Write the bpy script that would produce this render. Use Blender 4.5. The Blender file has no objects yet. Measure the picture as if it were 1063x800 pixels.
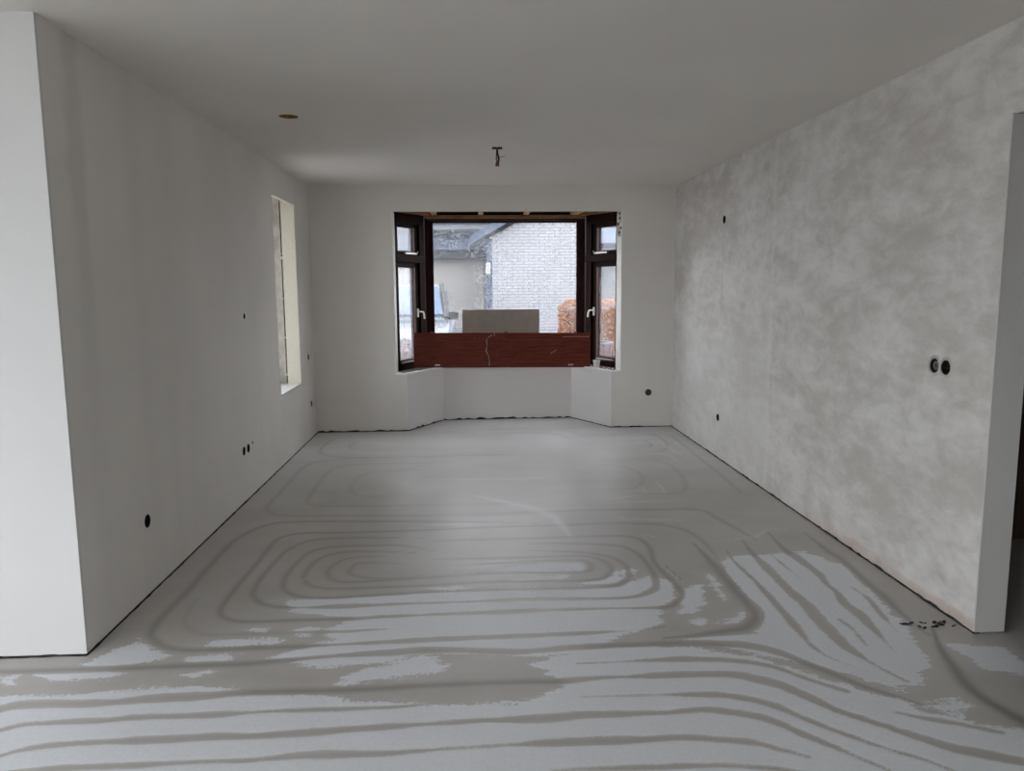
import bpy, bmesh, math, random
import numpy as np
from mathutils import Vector, Matrix

random.seed(7)
scene = bpy.context.scene
C = scene.collection

# ------------------------------------------------------------------ camera
cam_d = bpy.data.cameras.new('camera')
cam = bpy.data.objects.new('camera', cam_d); C.objects.link(cam)
cam_d.sensor_fit = 'HORIZONTAL'; cam_d.sensor_width = 36.0; cam_d.lens = 26.67
cam_d.clip_start = 0.05; cam_d.clip_end = 300
PITCH, YAW, ROLL = 0.1295, 0.0557, -0.0072
_f = Vector((math.sin(YAW)*math.cos(PITCH), math.cos(YAW)*math.cos(PITCH), -math.sin(PITCH)))
_r = Vector((math.cos(YAW), -math.sin(YAW), 0)); _u = _r.cross(_f)
_r2 = _r*math.cos(ROLL) + _u*math.sin(ROLL); _u2 = _u*math.cos(ROLL) - _r*math.sin(ROLL)
M = Matrix((( _r2.x, _u2.x, -_f.x, 0.0), (_r2.y, _u2.y, -_f.y, 0.0), (_r2.z, _u2.z, -_f.z, 1.545), (0,0,0,1)))
cam.matrix_world = M
scene.camera = cam

# ------------------------------------------------------------------ sky (overcast) and exposure
SKY = 1.9
w = bpy.data.worlds.new('overcast_sky'); scene.world = w
w.use_nodes = True
bg = w.node_tree.nodes['Background']
bg.inputs[0].default_value = (0.945, 0.96, 1.0, 1); bg.inputs[1].default_value = SKY
vs = scene.view_settings
vs.view_transform = 'Standard'; vs.look = 'None'; vs.gamma = 1.0; vs.use_curve_mapping = False
vs.exposure = 1.9

# ------------------------------------------------------------------ helpers
def tag(o, label=None, cat=None, group=None, kind=None):
    if label: o['label'] = label
    if cat: o['category'] = cat
    if group: o['group'] = group
    if kind: o['kind'] = kind
    return o
def empty(name, loc=(0,0,0), rz=0.0):
    o = bpy.data.objects.new(name, None); C.objects.link(o)
    o.location = loc; o.rotation_euler = (0, 0, rz); o.empty_display_size = 0.05
    return o
def link(name, me, m=None, parent=None, smooth=False):
    o = bpy.data.objects.new(name, me); C.objects.link(o)
    if m is not None and len(me.materials) == 0: me.materials.append(m)
    if smooth:
        for p in me.polygons: p.use_smooth = True
    if parent is not None: o.parent = parent
    return o
class MB:
    """collects shapes and links them as one mesh object"""
    def __init__(s): s.v = []; s.f = []
    def box(s, a, b, mtx=None):
        x0,y0,z0 = a; x1,y1,z1 = b; n = len(s.v)
        pts = [(x0,y0,z0),(x1,y0,z0),(x1,y1,z0),(x0,y1,z0),(x0,y0,z1),(x1,y0,z1),(x1,y1,z1),(x0,y1,z1)]
        if mtx is not None: pts = [tuple(mtx @ Vector(p)) for p in pts]
        s.v += pts
        s.f += [tuple(n+i for i in q) for q in ((0,3,2,1),(4,5,6,7),(0,1,5,4),(1,2,6,5),(2,3,7,6),(3,0,4,7))]
        return s
    def prism(s, poly, z0, z1):
        n = len(s.v); k = len(poly)
        s.v += [(x,y,z0) for x,y in poly] + [(x,y,z1) for x,y in poly]
        s.f += [tuple(n+i for i in reversed(range(k))), tuple(n+k+i for i in range(k))]
        s.f += [(n+i, n+(i+1)%k, n+k+(i+1)%k, n+k+i) for i in range(k)]
        return s
    def tube(s, pts, r, seg=8, cap=True):
        P = [Vector(p) for p in pts]; n0 = len(s.v); rr = r if isinstance(r, (list,tuple)) else [r]*len(P)
        for i, p in enumerate(P):
            d = (P[min(i+1,len(P)-1)] - P[max(i-1,0)]).normalized()
            a = Vector((0,0,1)) if abs(d.z) < 0.9 else Vector((1,0,0))
            e1 = d.cross(a).normalized(); e2 = d.cross(e1)
            for k in range(seg):
                t = 2*math.pi*k/seg
                s.v.append(tuple(p + e1*math.cos(t)*rr[i] + e2*math.sin(t)*rr[i]))
        for i in range(len(P)-1):
            for k in range(seg):
                a = n0+i*seg+k; b = n0+i*seg+(k+1)%seg
                s.f.append((a, b, b+seg, a+seg))
        if cap:
            s.f.append(tuple(n0+k for k in reversed(range(seg))))
            s.f.append(tuple(n0+(len(P)-1)*seg+k for k in range(seg)))
        return s
    def lathe(s, prof, seg=24, mtx=None):
        n0 = len(s.v)
        for r, z in prof:
            for k in range(seg):
                t = 2*math.pi*k/seg; p = Vector((r*math.cos(t), r*math.sin(t), z))
                s.v.append(tuple(mtx @ p if mtx is not None else p))
        for i in range(len(prof)-1):
            for k in range(seg):
                a = n0+i*seg+k; b = n0+i*seg+(k+1)%seg
                s.f.append((a, b, b+seg, a+seg))
        return s
    def mesh(s, name, bevel=0.0):
        me = bpy.data.meshes.new(name); me.from_pydata(s.v, [], s.f); me.validate()
        bm = bmesh.new(); bm.from_mesh(me)
        bmesh.ops.recalc_face_normals(bm, faces=bm.faces)
        if bevel > 0: bmesh.ops.bevel(bm, geom=list(bm.edges), offset=bevel, segments=2, affect='EDGES', profile=0.6)
        bm.to_mesh(me); bm.free()
        return me
    def build(s, name, m, parent=None, bevel=0.0, smooth=False):
        return link(name, s.mesh(name, bevel), m, parent, smooth)

def bool_cut(o, cutters):
    """cut the shapes in `cutters` (list of MB) out of mesh object o, real holes"""
    tmp = []
    for cmb in cutters:
        c = cmb.build('cutter', None); tmp.append(c)
        md = o.modifiers.new('cut', 'BOOLEAN'); md.operation = 'DIFFERENCE'; md.solver = 'EXACT'; md.object = c
    dg = bpy.context.evaluated_depsgraph_get(); dg.update()
    me = bpy.data.meshes.new_from_object(o.evaluated_get(dg))
    old = o.data; o.modifiers.clear(); o.data = me
    bpy.data.meshes.remove(old)
    for c in tmp:
        d = c.data; bpy.data.objects.remove(c); bpy.data.meshes.remove(d)

# ------------------------------------------------------------------ materials
def new_mat(name):
    m = bpy.data.materials.new(name); m.use_nodes = True
    return m, m.node_tree, m.node_tree.nodes['Principled BSDF']
def nd(nt, typ, **kw):
    n = nt.nodes.new(typ)
    for k, v in kw.items(): setattr(n, k, v)
    return n
def tex_noise(nt, vec, scale, detail=4, rough=0.55, dist=0.0):
    n = nd(nt, 'ShaderNodeTexNoise'); n.inputs['Scale'].default_value = scale; n.inputs['Detail'].default_value = detail
    n.inputs['Roughness'].default_value = rough; n.inputs['Distortion'].default_value = dist
    nt.links.new(vec, n.inputs['Vector']); return n.outputs['Fac']
def ramp(nt, fac, lo, hi, a=0.0, b=1.0):
    n = nd(nt, 'ShaderNodeMapRange'); n.interpolation_type = 'SMOOTHSTEP'
    n.inputs['From Min'].default_value = lo; n.inputs['From Max'].default_value = hi
    n.inputs['To Min'].default_value = a; n.inputs['To Max'].default_value = b
    nt.links.new(fac, n.inputs['Value']); return n.outputs['Result']
def mixc(nt, fac, a, b):
    n = nd(nt, 'ShaderNodeMix'); n.data_type = 'RGBA'
    for sock, v in ((n.inputs[0], fac), (n.inputs[6], a), (n.inputs[7], b)):
        if isinstance(v, (tuple, list)): sock.default_value = (*v, 1) if len(v) == 3 else v
        elif isinstance(v, (int, float)): sock.default_value = v
        else: nt.links.new(v, sock)
    return n.outputs[2]
def math2(nt, op, a, b=0.0):
    n = nd(nt, 'ShaderNodeMath', operation=op)
    for i, v in enumerate((a, b)):
        if isinstance(v, (int, float)): n.inputs[i].default_value = v
        else: nt.links.new(v, n.inputs[i])
    return n.outputs[0]
def bump(nt, bsdf, h, strength=0.3, dist=0.01):
    n = nd(nt, 'ShaderNodeBump'); n.inputs['Strength'].default_value = strength; n.inputs['Distance'].default_value = dist
    nt.links.new(h, n.inputs['Height']); nt.links.new(n.outputs[0], bsdf.inputs['Normal'])
def gpos(nt): return nd(nt, 'ShaderNodeNewGeometry').outputs['Position']
def opos(nt): return nd(nt, 'ShaderNodeTexCoord').outputs['Object']
def vscale(nt, vec, s):
    n = nd(nt, 'ShaderNodeMapping'); n.inputs['Scale'].default_value = s; nt.links.new(vec, n.inputs['Vector']); return n.outputs[0]

def simple(name, col, rough=0.6, metal=0.0, noise=0.0, nscale=20, bumpk=0.0, stretch=(1,1,1), obj=True):
    m, nt, b = new_mat(name)
    b.inputs['Roughness'].default_value = rough; b.inputs['Metallic'].default_value = metal
    v = vscale(nt, opos(nt) if obj else gpos(nt), stretch)
    n = tex_noise(nt, v, nscale, 5)
    k = max(noise, 0.02)
    nt.links.new(mixc(nt, ramp(nt, n, 0.3, 0.7), tuple(c*(1-k) for c in col), tuple(min(1, c*(1+k)) for c in col)), b.inputs['Base Color'])
    if bumpk: bump(nt, b, n, bumpk, 0.004)
    return m

def plaster(name, col, var=0.06, vstrip=0.0):
    m, nt, b = new_mat(name); p = gpos(nt)
    n1 = tex_noise(nt, p, 1.1, 3); n2 = tex_noise(nt, p, 9, 5); 
    f = ramp(nt, n1, 0.35, 0.7)
    c = mixc(nt, f, tuple(x*(1-var) for x in col), tuple(min(1, x*(1+var)) for x in col))
    if vstrip:
        n3 = tex_noise(nt, vscale(nt, p, (1.0, 1.0, 0.06)), 1.5, 3)
        c = mixc(nt, ramp(nt, n3, 0.5, 0.8, 0, vstrip), c, tuple(x*0.80 for x in col))
    if vstrip:      # darker repaired band beside the outside corner
        sy = nd(nt, 'ShaderNodeSeparateXYZ'); nt.links.new(p, sy.inputs[0])
        wb = math2(nt, 'ADD', math2(nt, 'ABSOLUTE', math2(nt, 'SUBTRACT', sy.outputs[1], 3.40)), math2(nt, 'MULTIPLY', math2(nt, 'SUBTRACT', n2, .5), .12))
        c = mixc(nt, math2(nt, 'MULTIPLY', ramp(nt, wb, .11, .02), ramp(nt, sy.outputs[2], 0.6, 2.0, 0.1, 0.55)), c, tuple(x*0.80 for x in col))
    nt.links.new(c, b.inputs['Base Color'])
    b.inputs['Roughness'].default_value = 0.75
    b.inputs['Specular IOR Level'].default_value = 0.25
    bump(nt, b, n2, 0.10, 0.006)
    return m

M_CEIL = plaster('ceiling_plaster', (0.80, 0.765, 0.72), 0.02)
M_LEFT = plaster('left_wall_plaster', (0.79, 0.76, 0.72), 0.03, 0.45)
M_BACK = plaster('back_wall_plaster', (0.79, 0.755, 0.71), 0.02)
M_WHITE = plaster('smooth_white_plaster', (0.77, 0.75, 0.73), 0.02)
M_STUB = plaster('wall_end_plaster', (0.68, 0.67, 0.66), 0.02)
M_JAMB = plaster('jamb_plaster', (0.62, 0.60, 0.575), 0.03)

def right_wall_mat():
    m, nt, b = new_mat('mottled_rough_plaster'); wp = gpos(nt); p = vscale(nt, wp, (1, .55, 1.15))
    big = tex_noise(nt, p, 0.9, 4, 0.6); mid = tex_noise(nt, p, 2.6, 6, 0.66, 0.3); fine = tex_noise(nt, p, 9, 7, 0.68, .4)
    strip = tex_noise(nt, vscale(nt, p, (1, 0.8, 0.35)), 1.4, 3)
    s = math2(nt, 'ADD', math2(nt, 'ADD', math2(nt, 'MULTIPLY', big, 0.7), math2(nt, 'MULTIPLY', mid, 1.0)),
              math2(nt, 'ADD', math2(nt, 'MULTIPLY', fine, 0.85), math2(nt, 'MULTIPLY', strip, 0.5)))
    c = mixc(nt, ramp(nt, s, 1.24, 1.80), (0.56, 0.525, 0.485), (0.79, 0.765, 0.735))
    sy = nd(nt, 'ShaderNodeSeparateXYZ'); nt.links.new(wp, sy.inputs[0])       # smoother, paler patching beyond a vertical seam
    wob = math2(nt, 'ADD', sy.outputs[1], math2(nt, 'MULTIPLY', math2(nt, 'SUBTRACT', mid, .5), .15))
    pale = math2(nt, 'MULTIPLY', ramp(nt, wob, 5.44, 5.52), ramp(nt, sy.outputs[2], 1.55, 0.9))
    c = mixc(nt, math2(nt, 'MULTIPLY', pale, 0.45), c, (0.76, 0.745, 0.725))
    seam = ramp(nt, math2(nt, 'ABSOLUTE', math2(nt, 'SUBTRACT', wob, 5.49)), .05, .0)
    c = mixc(nt, math2(nt, 'MULTIPLY', seam, 0.35), c, (0.80, 0.78, 0.75))
    chase = math2(nt, 'MULTIPLY', ramp(nt, math2(nt, 'ABSOLUTE', math2(nt, 'SUBTRACT', sy.outputs[1], 6.60)), .018, .006), ramp(nt, sy.outputs[2], 1.2, 1.3))
    c = mixc(nt, math2(nt, 'MULTIPLY', math2(nt, 'MULTIPLY', chase, ramp(nt, sy.outputs[2], 2.1, 2.05)), .4), c, (0.50, 0.47, 0.44))
    # reddish old render showing through just above the floor towards the doorway
    sep = nd(nt, 'ShaderNodeSeparateXYZ'); nt.links.new(wp, sep.inputs[0])
    st = math2(nt, 'SUBTRACT', math2(nt, 'MULTIPLY', tex_noise(nt, vscale(nt, p, (1, 1, 2)), 6, 6, 0.7), 0.22), sep.outputs[2])
    near = ramp(nt, sep.outputs[1], 5.2, 4.0)
    c = mixc(nt, math2(nt, 'MULTIPLY', ramp(nt, st, 0.02, 0.10, 0, 0.5), near), c, (0.50, 0.33, 0.25))
    nt.links.new(c, b.inputs['Base Color'])
    b.inputs['Roughness'].default_value = 0.7; b.inputs['Specular IOR Level'].default_value = 0.3
    bump(nt, b, s, 0.12, 0.012)
    return m
M_RIGHT = right_wall_mat()

def wood(name, c1, c2, rough=0.5, scale=6.0, stretch=(1, 8, 8), spec=0.4):
    m, nt, b = new_mat(name); p = vscale(nt, opos(nt), stretch)
    n = tex_noise(nt, p, scale, 6, 0.65, 0.8)
    nt.links.new(mixc(nt, ramp(nt, n, 0.3, 0.7), c1, c2), b.inputs['Base Color'])
    b.inputs['Roughness'].default_value = rough; b.inputs['Specular IOR Level'].default_value = spec
    bump(nt, b, n, 0.15, 0.002)
    return m
M_FRAME = wood('dark_mahogany_paint', (0.015, 0.0055, 0.005), (0.026, 0.0095, 0.0085), 0.5, 5, (8, 8, 1), 0.02)
M_PINE = wood('raw_pine', (0.50, 0.30, 0.15), (0.66, 0.44, 0.25), 0.7, 5, (8, 1, 8))
M_OLDWOOD = wood('old_brown_timber', (0.16, 0.075, 0.035), (0.34, 0.17, 0.08), 0.75, 5, (1, 8, 8))
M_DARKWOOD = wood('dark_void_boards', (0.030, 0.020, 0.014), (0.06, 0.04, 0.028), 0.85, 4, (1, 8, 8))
M_LEDGE = simple('brown_ledge', (0.055, 0.032, 0.026), 0.7, noise=0.5, nscale=25, bumpk=0.3)
M_BLACK = simple('black_plastic', (0.012, 0.012, 0.013), 0.5)
M_GREYPL = simple('grey_conduit', (0.22, 0.22, 0.23), 0.5)
M_COPPER = simple('reddish_wire', (0.18, 0.05, 0.04), 0.5)
M_FOAM = simple('cream_insulation_board', (0.70, 0.66, 0.56), 0.85, noise=0.06, nscale=60, bumpk=0.25)
M_REVEAL = simple('pale_reveal_board', (0.80, 0.78, 0.73), 0.7, noise=0.06, nscale=10)
M_SILLW = simple('white_sill_plaster', (0.80, 0.81, 0.82), 0.6, noise=0.03)
M_RENDER = simple('outer_leaf_render', (0.52, 0.49, 0.44), 0.9, noise=0.22, nscale=8, bumpk=0.4)
M_BEAD = simple('white_corner_bead', (0.93, 0.93, 0.92), 0.5)
M_HANDLE = simple('white_handle', (0.80, 0.78, 0.74), 0.35)
M_METAL = simple('dull_metal', (0.42, 0.40, 0.38), 0.4, 0.7)
M_BEADW = simple('dark_glazing_bead', (0.060, 0.024, 0.016), 0.6)
M_GAP = simple('dark_edge_strip', (0.022, 0.021, 0.020), 0.95, noise=0.5, nscale=30)

def glass_mat(name, haze, drops, seed, hc=0.62, tint=(0.92, 0.93, 0.94), streak=False):
    """clear pane with condensation: clear where wiped, scattering where fogged or beaded"""
    m = bpy.data.materials.new(name); m.use_nodes = True; nt = m.node_tree
    nt.nodes.remove(nt.nodes['Principled BSDF']); out = nt.nodes['Material Output']
    tr = nd(nt, 'ShaderNodeBsdfTransparent'); tr.inputs[0].default_value = (*tint, 1)
    tl = nd(nt, 'ShaderNodeBsdfTranslucent'); tl.inputs[0].default_value = (hc, hc*1.04, hc*1.1, 1)
    gl = nd(nt, 'ShaderNodeBsdfGlossy'); gl.inputs['Roughness'].default_value = 0.05
    o = nd(nt, 'ShaderNodeTexCoord').outputs['Object']
    mp = nd(nt, 'ShaderNodeMapping'); mp.inputs['Location'].default_value = (seed, seed*1.7, seed*0.6)
    if streak: mp.inputs['Scale'].default_value = (1, 1, 0.14)
    nt.links.new(o, mp.inputs[0])
    fine = tex_noise(nt, mp.outputs[0], 45 if not streak else 32, 3, 0.8)
    broad = tex_noise(nt, mp.outputs[0], 2.2, 3, 0.6)
    d = math2(nt, 'MULTIPLY', ramp(nt, fine, 0.47, 0.60), ramp(nt, broad, 0.40, 0.62, 0.12, 1.0))
    f = math2(nt, 'MINIMUM', math2(nt, 'ADD', math2(nt, 'MULTIPLY', d, drops), haze), 0.95)
    mx = nd(nt, 'ShaderNodeMixShader'); nt.links.new(f, mx.inputs[0]); nt.links.new(tr.outputs[0], mx.inputs[1]); nt.links.new(tl.outputs[0], mx.inputs[2])
    mx2 = nd(nt, 'ShaderNodeMixShader'); mx2.inputs[0].default_value = 0.04
    nt.links.new(mx.outputs[0], mx2.inputs[1]); nt.links.new(gl.outputs[0], mx2.inputs[2])
    nt.links.new(mx2.outputs[0], out.inputs[0])
    return m
M_GLASS = glass_mat('wet_window_glass', 0.03, 0.36, 3.0, 0.27)
M_GLASS2 = glass_mat('fogged_window_glass', 0.12, 0.35, 11.0, 0.36, streak=True)
M_CLEAR = glass_mat('clear_window_glass', 0.0, 0.03, 5.0, 0.6, (.95, .97, .98))

# ------------------------------------------------------------------ room dimensions (metres)
XL, XR, YB, H = -1.646, 2.2205, 8.1575, 2.60
YSTUB, YJAMB, WT = 3.156, 3.085, 0.135       # left outside corner, doorway jamb, right wall thickness
XW, YR, XH = -4.6, -2.2, 3.95                # rear part of the room, hall
GX0, GX1, GZ1 = -4.4, -0.9, 2.4               # garden doors in the rear wall

# ---- floor: fine grid over the part the pattern covers, one signed distance per pattern kind
STRIPES = [
  (0.035, 1, [(-2.708,3.01),(-2.009,3.035),(-1.934,3.038),(-1.53,3.033),(-1.12,3.036),(-0.929,3.039),(-0.622,3.076),(-0.357,3.091),(-0.144,3.102),(0.198,3.06),(0.45,3.086),(0.711,3.086),(0.89,3.091),(1.108,3.066),(1.215,3.032),(1.297,2.974),(1.374,2.869),(1.447,2.77),(1.516,2.677),(1.592,2.609),(1.661,2.537)]),
  (0.03, 0.9, [(0.425,2.94),(0.639,2.945),(0.85,2.947),(1.059,2.924),(1.211,2.864),(1.32,2.749),(1.424,2.655)]),
  (0.033, 1, [(-2.372,2.295),(-1.81,2.712),(-1.763,2.747),(-1.688,2.775),(-1.407,2.769),(-1.226,2.787),(-1.037,2.791),(-0.864,2.807),(-0.572,2.801),(-0.376,2.801),(-0.182,2.81),(0.181,2.81),(0.333,2.803),(0.508,2.821),(0.714,2.821),(1.02,2.811),(1.115,2.771),(1.192,2.721),(1.262,2.622),(1.328,2.528),(1.435,2.428),(1.536,2.335),(1.603,2.281),(1.715,2.226),(1.784,2.195),(2.243,1.996)]),
  (0.02, 1, [(-2.373,2.304),(-1.733,2.586),(-1.681,2.608),(-1.611,2.636),(-1.524,2.643),(-1.35,2.646),(-1.219,2.659),(-0.991,2.656),(-0.754,2.665),(-0.547,2.664),(-0.331,2.662),(-0.175,2.671)]),
  (0.025, 1, [(0.407,2.684),(0.534,2.682),(0.728,2.678),(0.921,2.665),(1.008,2.636),(1.07,2.605),(1.125,2.561),(1.194,2.472),(1.299,2.368),(1.367,2.304),(1.47,2.227),(1.526,2.163),(1.58,2.102)]),
  (0.028, 1, [(-2.227,2.053),(-1.635,2.426),(-1.59,2.454),(-1.527,2.487),(-1.41,2.507),(-1.244,2.512),(-1.032,2.515),(-0.902,2.517),(-0.781,2.512),(-0.608,2.52),(-0.435,2.532),(-0.317,2.536),(-0.168,2.544),(0.014,2.55),(0.229,2.55),(0.371,2.562),(0.558,2.562),(0.696,2.559),(0.842,2.568),(0.928,2.546),(1.031,2.505),(1.083,2.461),(1.151,2.378),(1.218,2.307),(1.278,2.232),(1.324,2.177),(1.371,2.116)]),
  (0.022, 1, [(-2.227,2.28),(-1.53,2.354),(-1.434,2.364),(-1.303,2.375),(-1.139,2.372),(-0.896,2.376),(-0.742,2.373),(-0.579,2.386),(-0.413,2.383),(-0.243,2.384),(-0.073,2.394),(0.12,2.398),(0.262,2.401),(0.435,2.401),(0.567,2.398),(0.7,2.403),(0.828,2.383),(0.958,2.352),(1.022,2.312),(1.101,2.267)]),
  (0.022, 1, [(0.246,2.251),(0.449,2.25),(0.742,2.246),(0.95,2.217),(1.061,2.18)]),
  (0.032, 0.9, [(0.443,4.816),(-0.256,4.913),(-0.705,4.948),(-1.092,4.979),(-1.308,4.954),(-1.409,4.821),(-1.471,4.601),(-1.476,4.194),(-1.47,3.838),(-1.478,3.558),(-1.466,3.382),(-1.43,3.302),(-1.349,3.223),(-1.255,3.181),(-1.146,3.173),(-0.922,3.175),(-0.703,3.177),(-0.472,3.188),(-0.135,3.201),(0.207,3.204),(0.644,3.221),(0.802,3.239),(0.873,3.253)]),
  (0.03, 0.4, [(-1.385,3.733),(-1.361,3.496),(-1.313,3.401),(-1.218,3.325),(-1.07,3.315),(-0.787,3.314),(-0.574,3.308),(-0.428,3.317),(-0.196,3.32)]),
  (0.026, 0.95, [(0.941,4.746),(0.275,4.768),(-0.309,4.735),(-0.806,4.725),(-1.066,4.736),(-1.179,4.677),(-1.216,4.564),(-1.219,4.25),(-1.23,3.99),(-1.233,3.734),(-1.223,3.584),(-1.185,3.505),(-1.112,3.457),(-1.028,3.441),(-0.864,3.445),(-0.595,3.441),(-0.419,3.453),(-0.18,3.459),(0.123,3.464),(0.369,3.468),(0.692,3.466),(0.926,3.46),(0.997,3.512),(1.053,3.606),(1.057,3.727),(1.038,3.889),(1.023,4.065),(1.05,4.269),(1.032,4.443),(0.928,4.524),(0.657,4.527),(0.26,4.521),(-0.297,4.528)]),
  (0.026, 0.9, [(-0.3,4.583),(-0.763,4.619),(-0.988,4.591),(-1.093,4.434),(-1.121,4.249),(-1.137,3.983),(-1.125,3.793),(-1.085,3.7),(-1.017,3.628),(-0.922,3.595),(-0.757,3.583),(-0.618,3.584),(-0.309,3.596),(-0.124,3.594),(0.128,3.599),(0.383,3.596),(0.715,3.584),(0.832,3.606),(0.902,3.655),(0.949,3.722),(0.979,3.908),(0.974,4.114),(0.939,4.261),(0.864,4.351),(0.639,4.403),(0.29,4.43)]),
  (0.026, 0.9, [(-0.229,4.334),(-0.408,4.449),(-0.641,4.467),(-0.814,4.463),(-0.948,4.389),(-0.996,4.203),(-1.008,4.015),(-0.992,3.866),(-0.94,3.774),(-0.865,3.719),(-0.746,3.698),(-0.541,3.707),(-0.256,3.729),(0.134,3.732),(0.542,3.727),(0.731,3.743),(0.811,3.811),(0.844,3.895),(0.849,4.048),(0.774,4.177),(0.617,4.253),(0.282,4.311)]),
  (0.026, 0.85, [(-0.284,4.306),(-0.628,4.365),(-0.794,4.349),(-0.889,4.231),(-0.913,4.035),(-0.886,3.91),(-0.812,3.84),(-0.688,3.81),(-0.306,3.815),(0.046,3.834),(0.453,3.824),(0.659,3.835),(0.733,3.904),(0.764,3.987),(0.744,4.101),(0.674,4.176),(0.608,4.189),(0.163,4.192),(-0.223,4.205)]),
  (0.026, 0.8, [(-0.505,4.274),(-0.707,4.258),(-0.786,4.142),(-0.791,4.026),(-0.75,3.94),(-0.651,3.893),(-0.313,3.921),(0.153,3.955),(0.519,3.935),(0.639,3.961),(0.661,4.062),(0.589,4.128),(0.269,4.122),(-0.057,4.087)]),
  (0.025, 0.7, [(-0.383,4.141),(-0.624,4.174),(-0.679,4.075),(-0.64,3.987),(-0.51,3.936),(-0.269,3.952)]),
  (0.035, 0.7, [(-0.33,5.092),(0.333,5.061),(0.872,5.086),(1.307,5.061),(1.497,5.059),(1.606,4.993),(1.633,4.847),(1.678,4.657),(1.734,4.389)]),
  (0.03, 0.7, [(0.439,4.775),(0.694,4.784),(0.933,4.783),(1.164,4.746),(1.251,4.711),(1.36,4.585),(1.402,4.379),(1.393,4.083)]),
  (0.05, 1, [(1.334,4.349),(1.34,4.198),(1.342,3.966),(1.343,3.758),(1.341,3.581),(1.343,3.43),(1.334,3.343),(1.277,3.254),(1.216,3.209),(1.119,3.187),(0.979,3.158),(0.843,3.14)]),
  (0.022, 1, [(1.49,4.202),(1.475,4.067),(1.477,3.913),(1.483,3.761),(1.48,3.559),(1.473,3.365),(1.463,3.152),(1.457,3.024),(1.492,2.91),(1.585,2.806)]),
  (0.04, 1, [(1.646,4.378),(1.623,4.128),(1.618,3.902),(1.613,3.698),(1.615,3.561),(1.621,3.443),(1.608,3.292),(1.603,3.162),(1.601,3.004),(1.628,2.887),(1.665,2.778),(1.696,2.708)]),
  (0.012, 0.9, [(1.722,4.12),(1.731,3.865),(1.734,3.729),(1.734,3.626)]),
  (0.035, 1, [(1.861,4.526),(1.837,4.232),(1.85,4.063),(1.86,3.841),(1.839,3.682),(1.837,3.569),(1.813,3.441),(1.822,3.34),(1.81,3.186),(1.795,3.054),(1.782,2.94)]),
  (0.03, 0.9, [(1.944,3.665),(1.956,3.5),(1.929,3.343),(1.909,3.209),(1.899,3.121)]),
  (0.035, 1, [(2.083,4.509),(2.081,4.316),(2.077,4.141),(2.087,4.03),(2.073,3.84),(2.055,3.657),(2.049,3.508),(2.026,3.339),(2.016,3.181),(2.019,3.084)]),
  (0.02, 0.7, [(1.7,3.267),(1.709,3.164),(1.692,3.007)]),
  (0.02, 0.8, [(1.523,2.508),(1.612,2.458),(1.722,2.409),(1.825,2.355)]),
  (0.045, 1.3, [(2.072,3.147),(1.994,2.968),(1.946,2.805),(1.908,2.657),(1.912,2.553),(1.933,2.48),(1.958,2.392),(2.092,1.911)]),
  (0.02, 1, [(1.071,4.016),(1.094,3.844),(1.11,3.736)]),
  (0.03, 0.6, [(0.636,6.894),(-0.08,6.896),(-0.61,6.882),(-1.145,6.85),(-1.373,6.754),(-1.455,6.577),(-1.464,6.141),(-1.458,5.702),(-1.459,5.345),(-1.411,5.224),(-1.265,5.122),(-0.864,5.09),(-0.262,5.042),(0.461,5.006)]),
  (0.03, 0.5, [(-0.077,6.604),(-0.776,6.627),(-1.143,6.55),(-1.215,6.248),(-1.22,5.85),(-1.203,5.482),(-1.147,5.38),(-0.956,5.328),(-0.273,5.297),(0.487,5.284)]),
  (0.03, 0.35, [(-0.075,6.352),(-0.744,6.341),(-0.898,6.221),(-0.948,5.974),(-0.928,5.741),(-0.787,5.566),(-0.357,5.557)]),
  (0.03, 0.7, [(-0.69,7.843),(-1.16,7.85),(-1.374,7.824),(-1.438,7.613),(-1.45,7.293),(-1.403,7.091),(-1.294,6.983),(-0.996,6.876),(-0.531,6.875)]),
  (0.025, 0.6, [(-0.669,7.591),(-1.051,7.626),(-1.171,7.589),(-1.191,7.404),(-1.142,7.265),(-1.042,7.212),(-0.631,7.132)]),
  (0.03, 0.5, [(1.458,7.397),(1.708,7.422),(1.769,7.228),(1.68,7.012),(1.462,6.946)]),
  (0.03, 0.6, [(1.535,7.793),(1.887,7.76),(1.936,7.353),(1.873,7.038),(1.722,6.88),(1.355,6.871)]),
  (0.03, 0.6, [(2.078,7.905),(2.078,7.34),(2.06,6.727),(2.05,6.068),(2.017,5.415)]),
  (0.03, 0.4, [(1.124,6.574),(1.473,6.582),(1.701,6.449),(1.732,6.095),(1.657,5.639),(1.517,5.457),(1.087,5.492)]),
  (0.03, 0.4, [(0.927,6.407),(1.259,6.378),(1.389,6.125),(1.357,5.811),(1.223,5.618),(0.888,5.618)]),
  (0.03, 0.5, [(-0.367,8.543),(-0.197,8.289),(0.12,8.145),(0.757,8.198),(1.051,8.001),(1.208,7.667)]),
  (0.03, 0.5, [(-0.511,8.204),(-0.088,7.945),(0.731,7.922),(1.004,7.635),(1.074,7.432)]),
]
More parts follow.
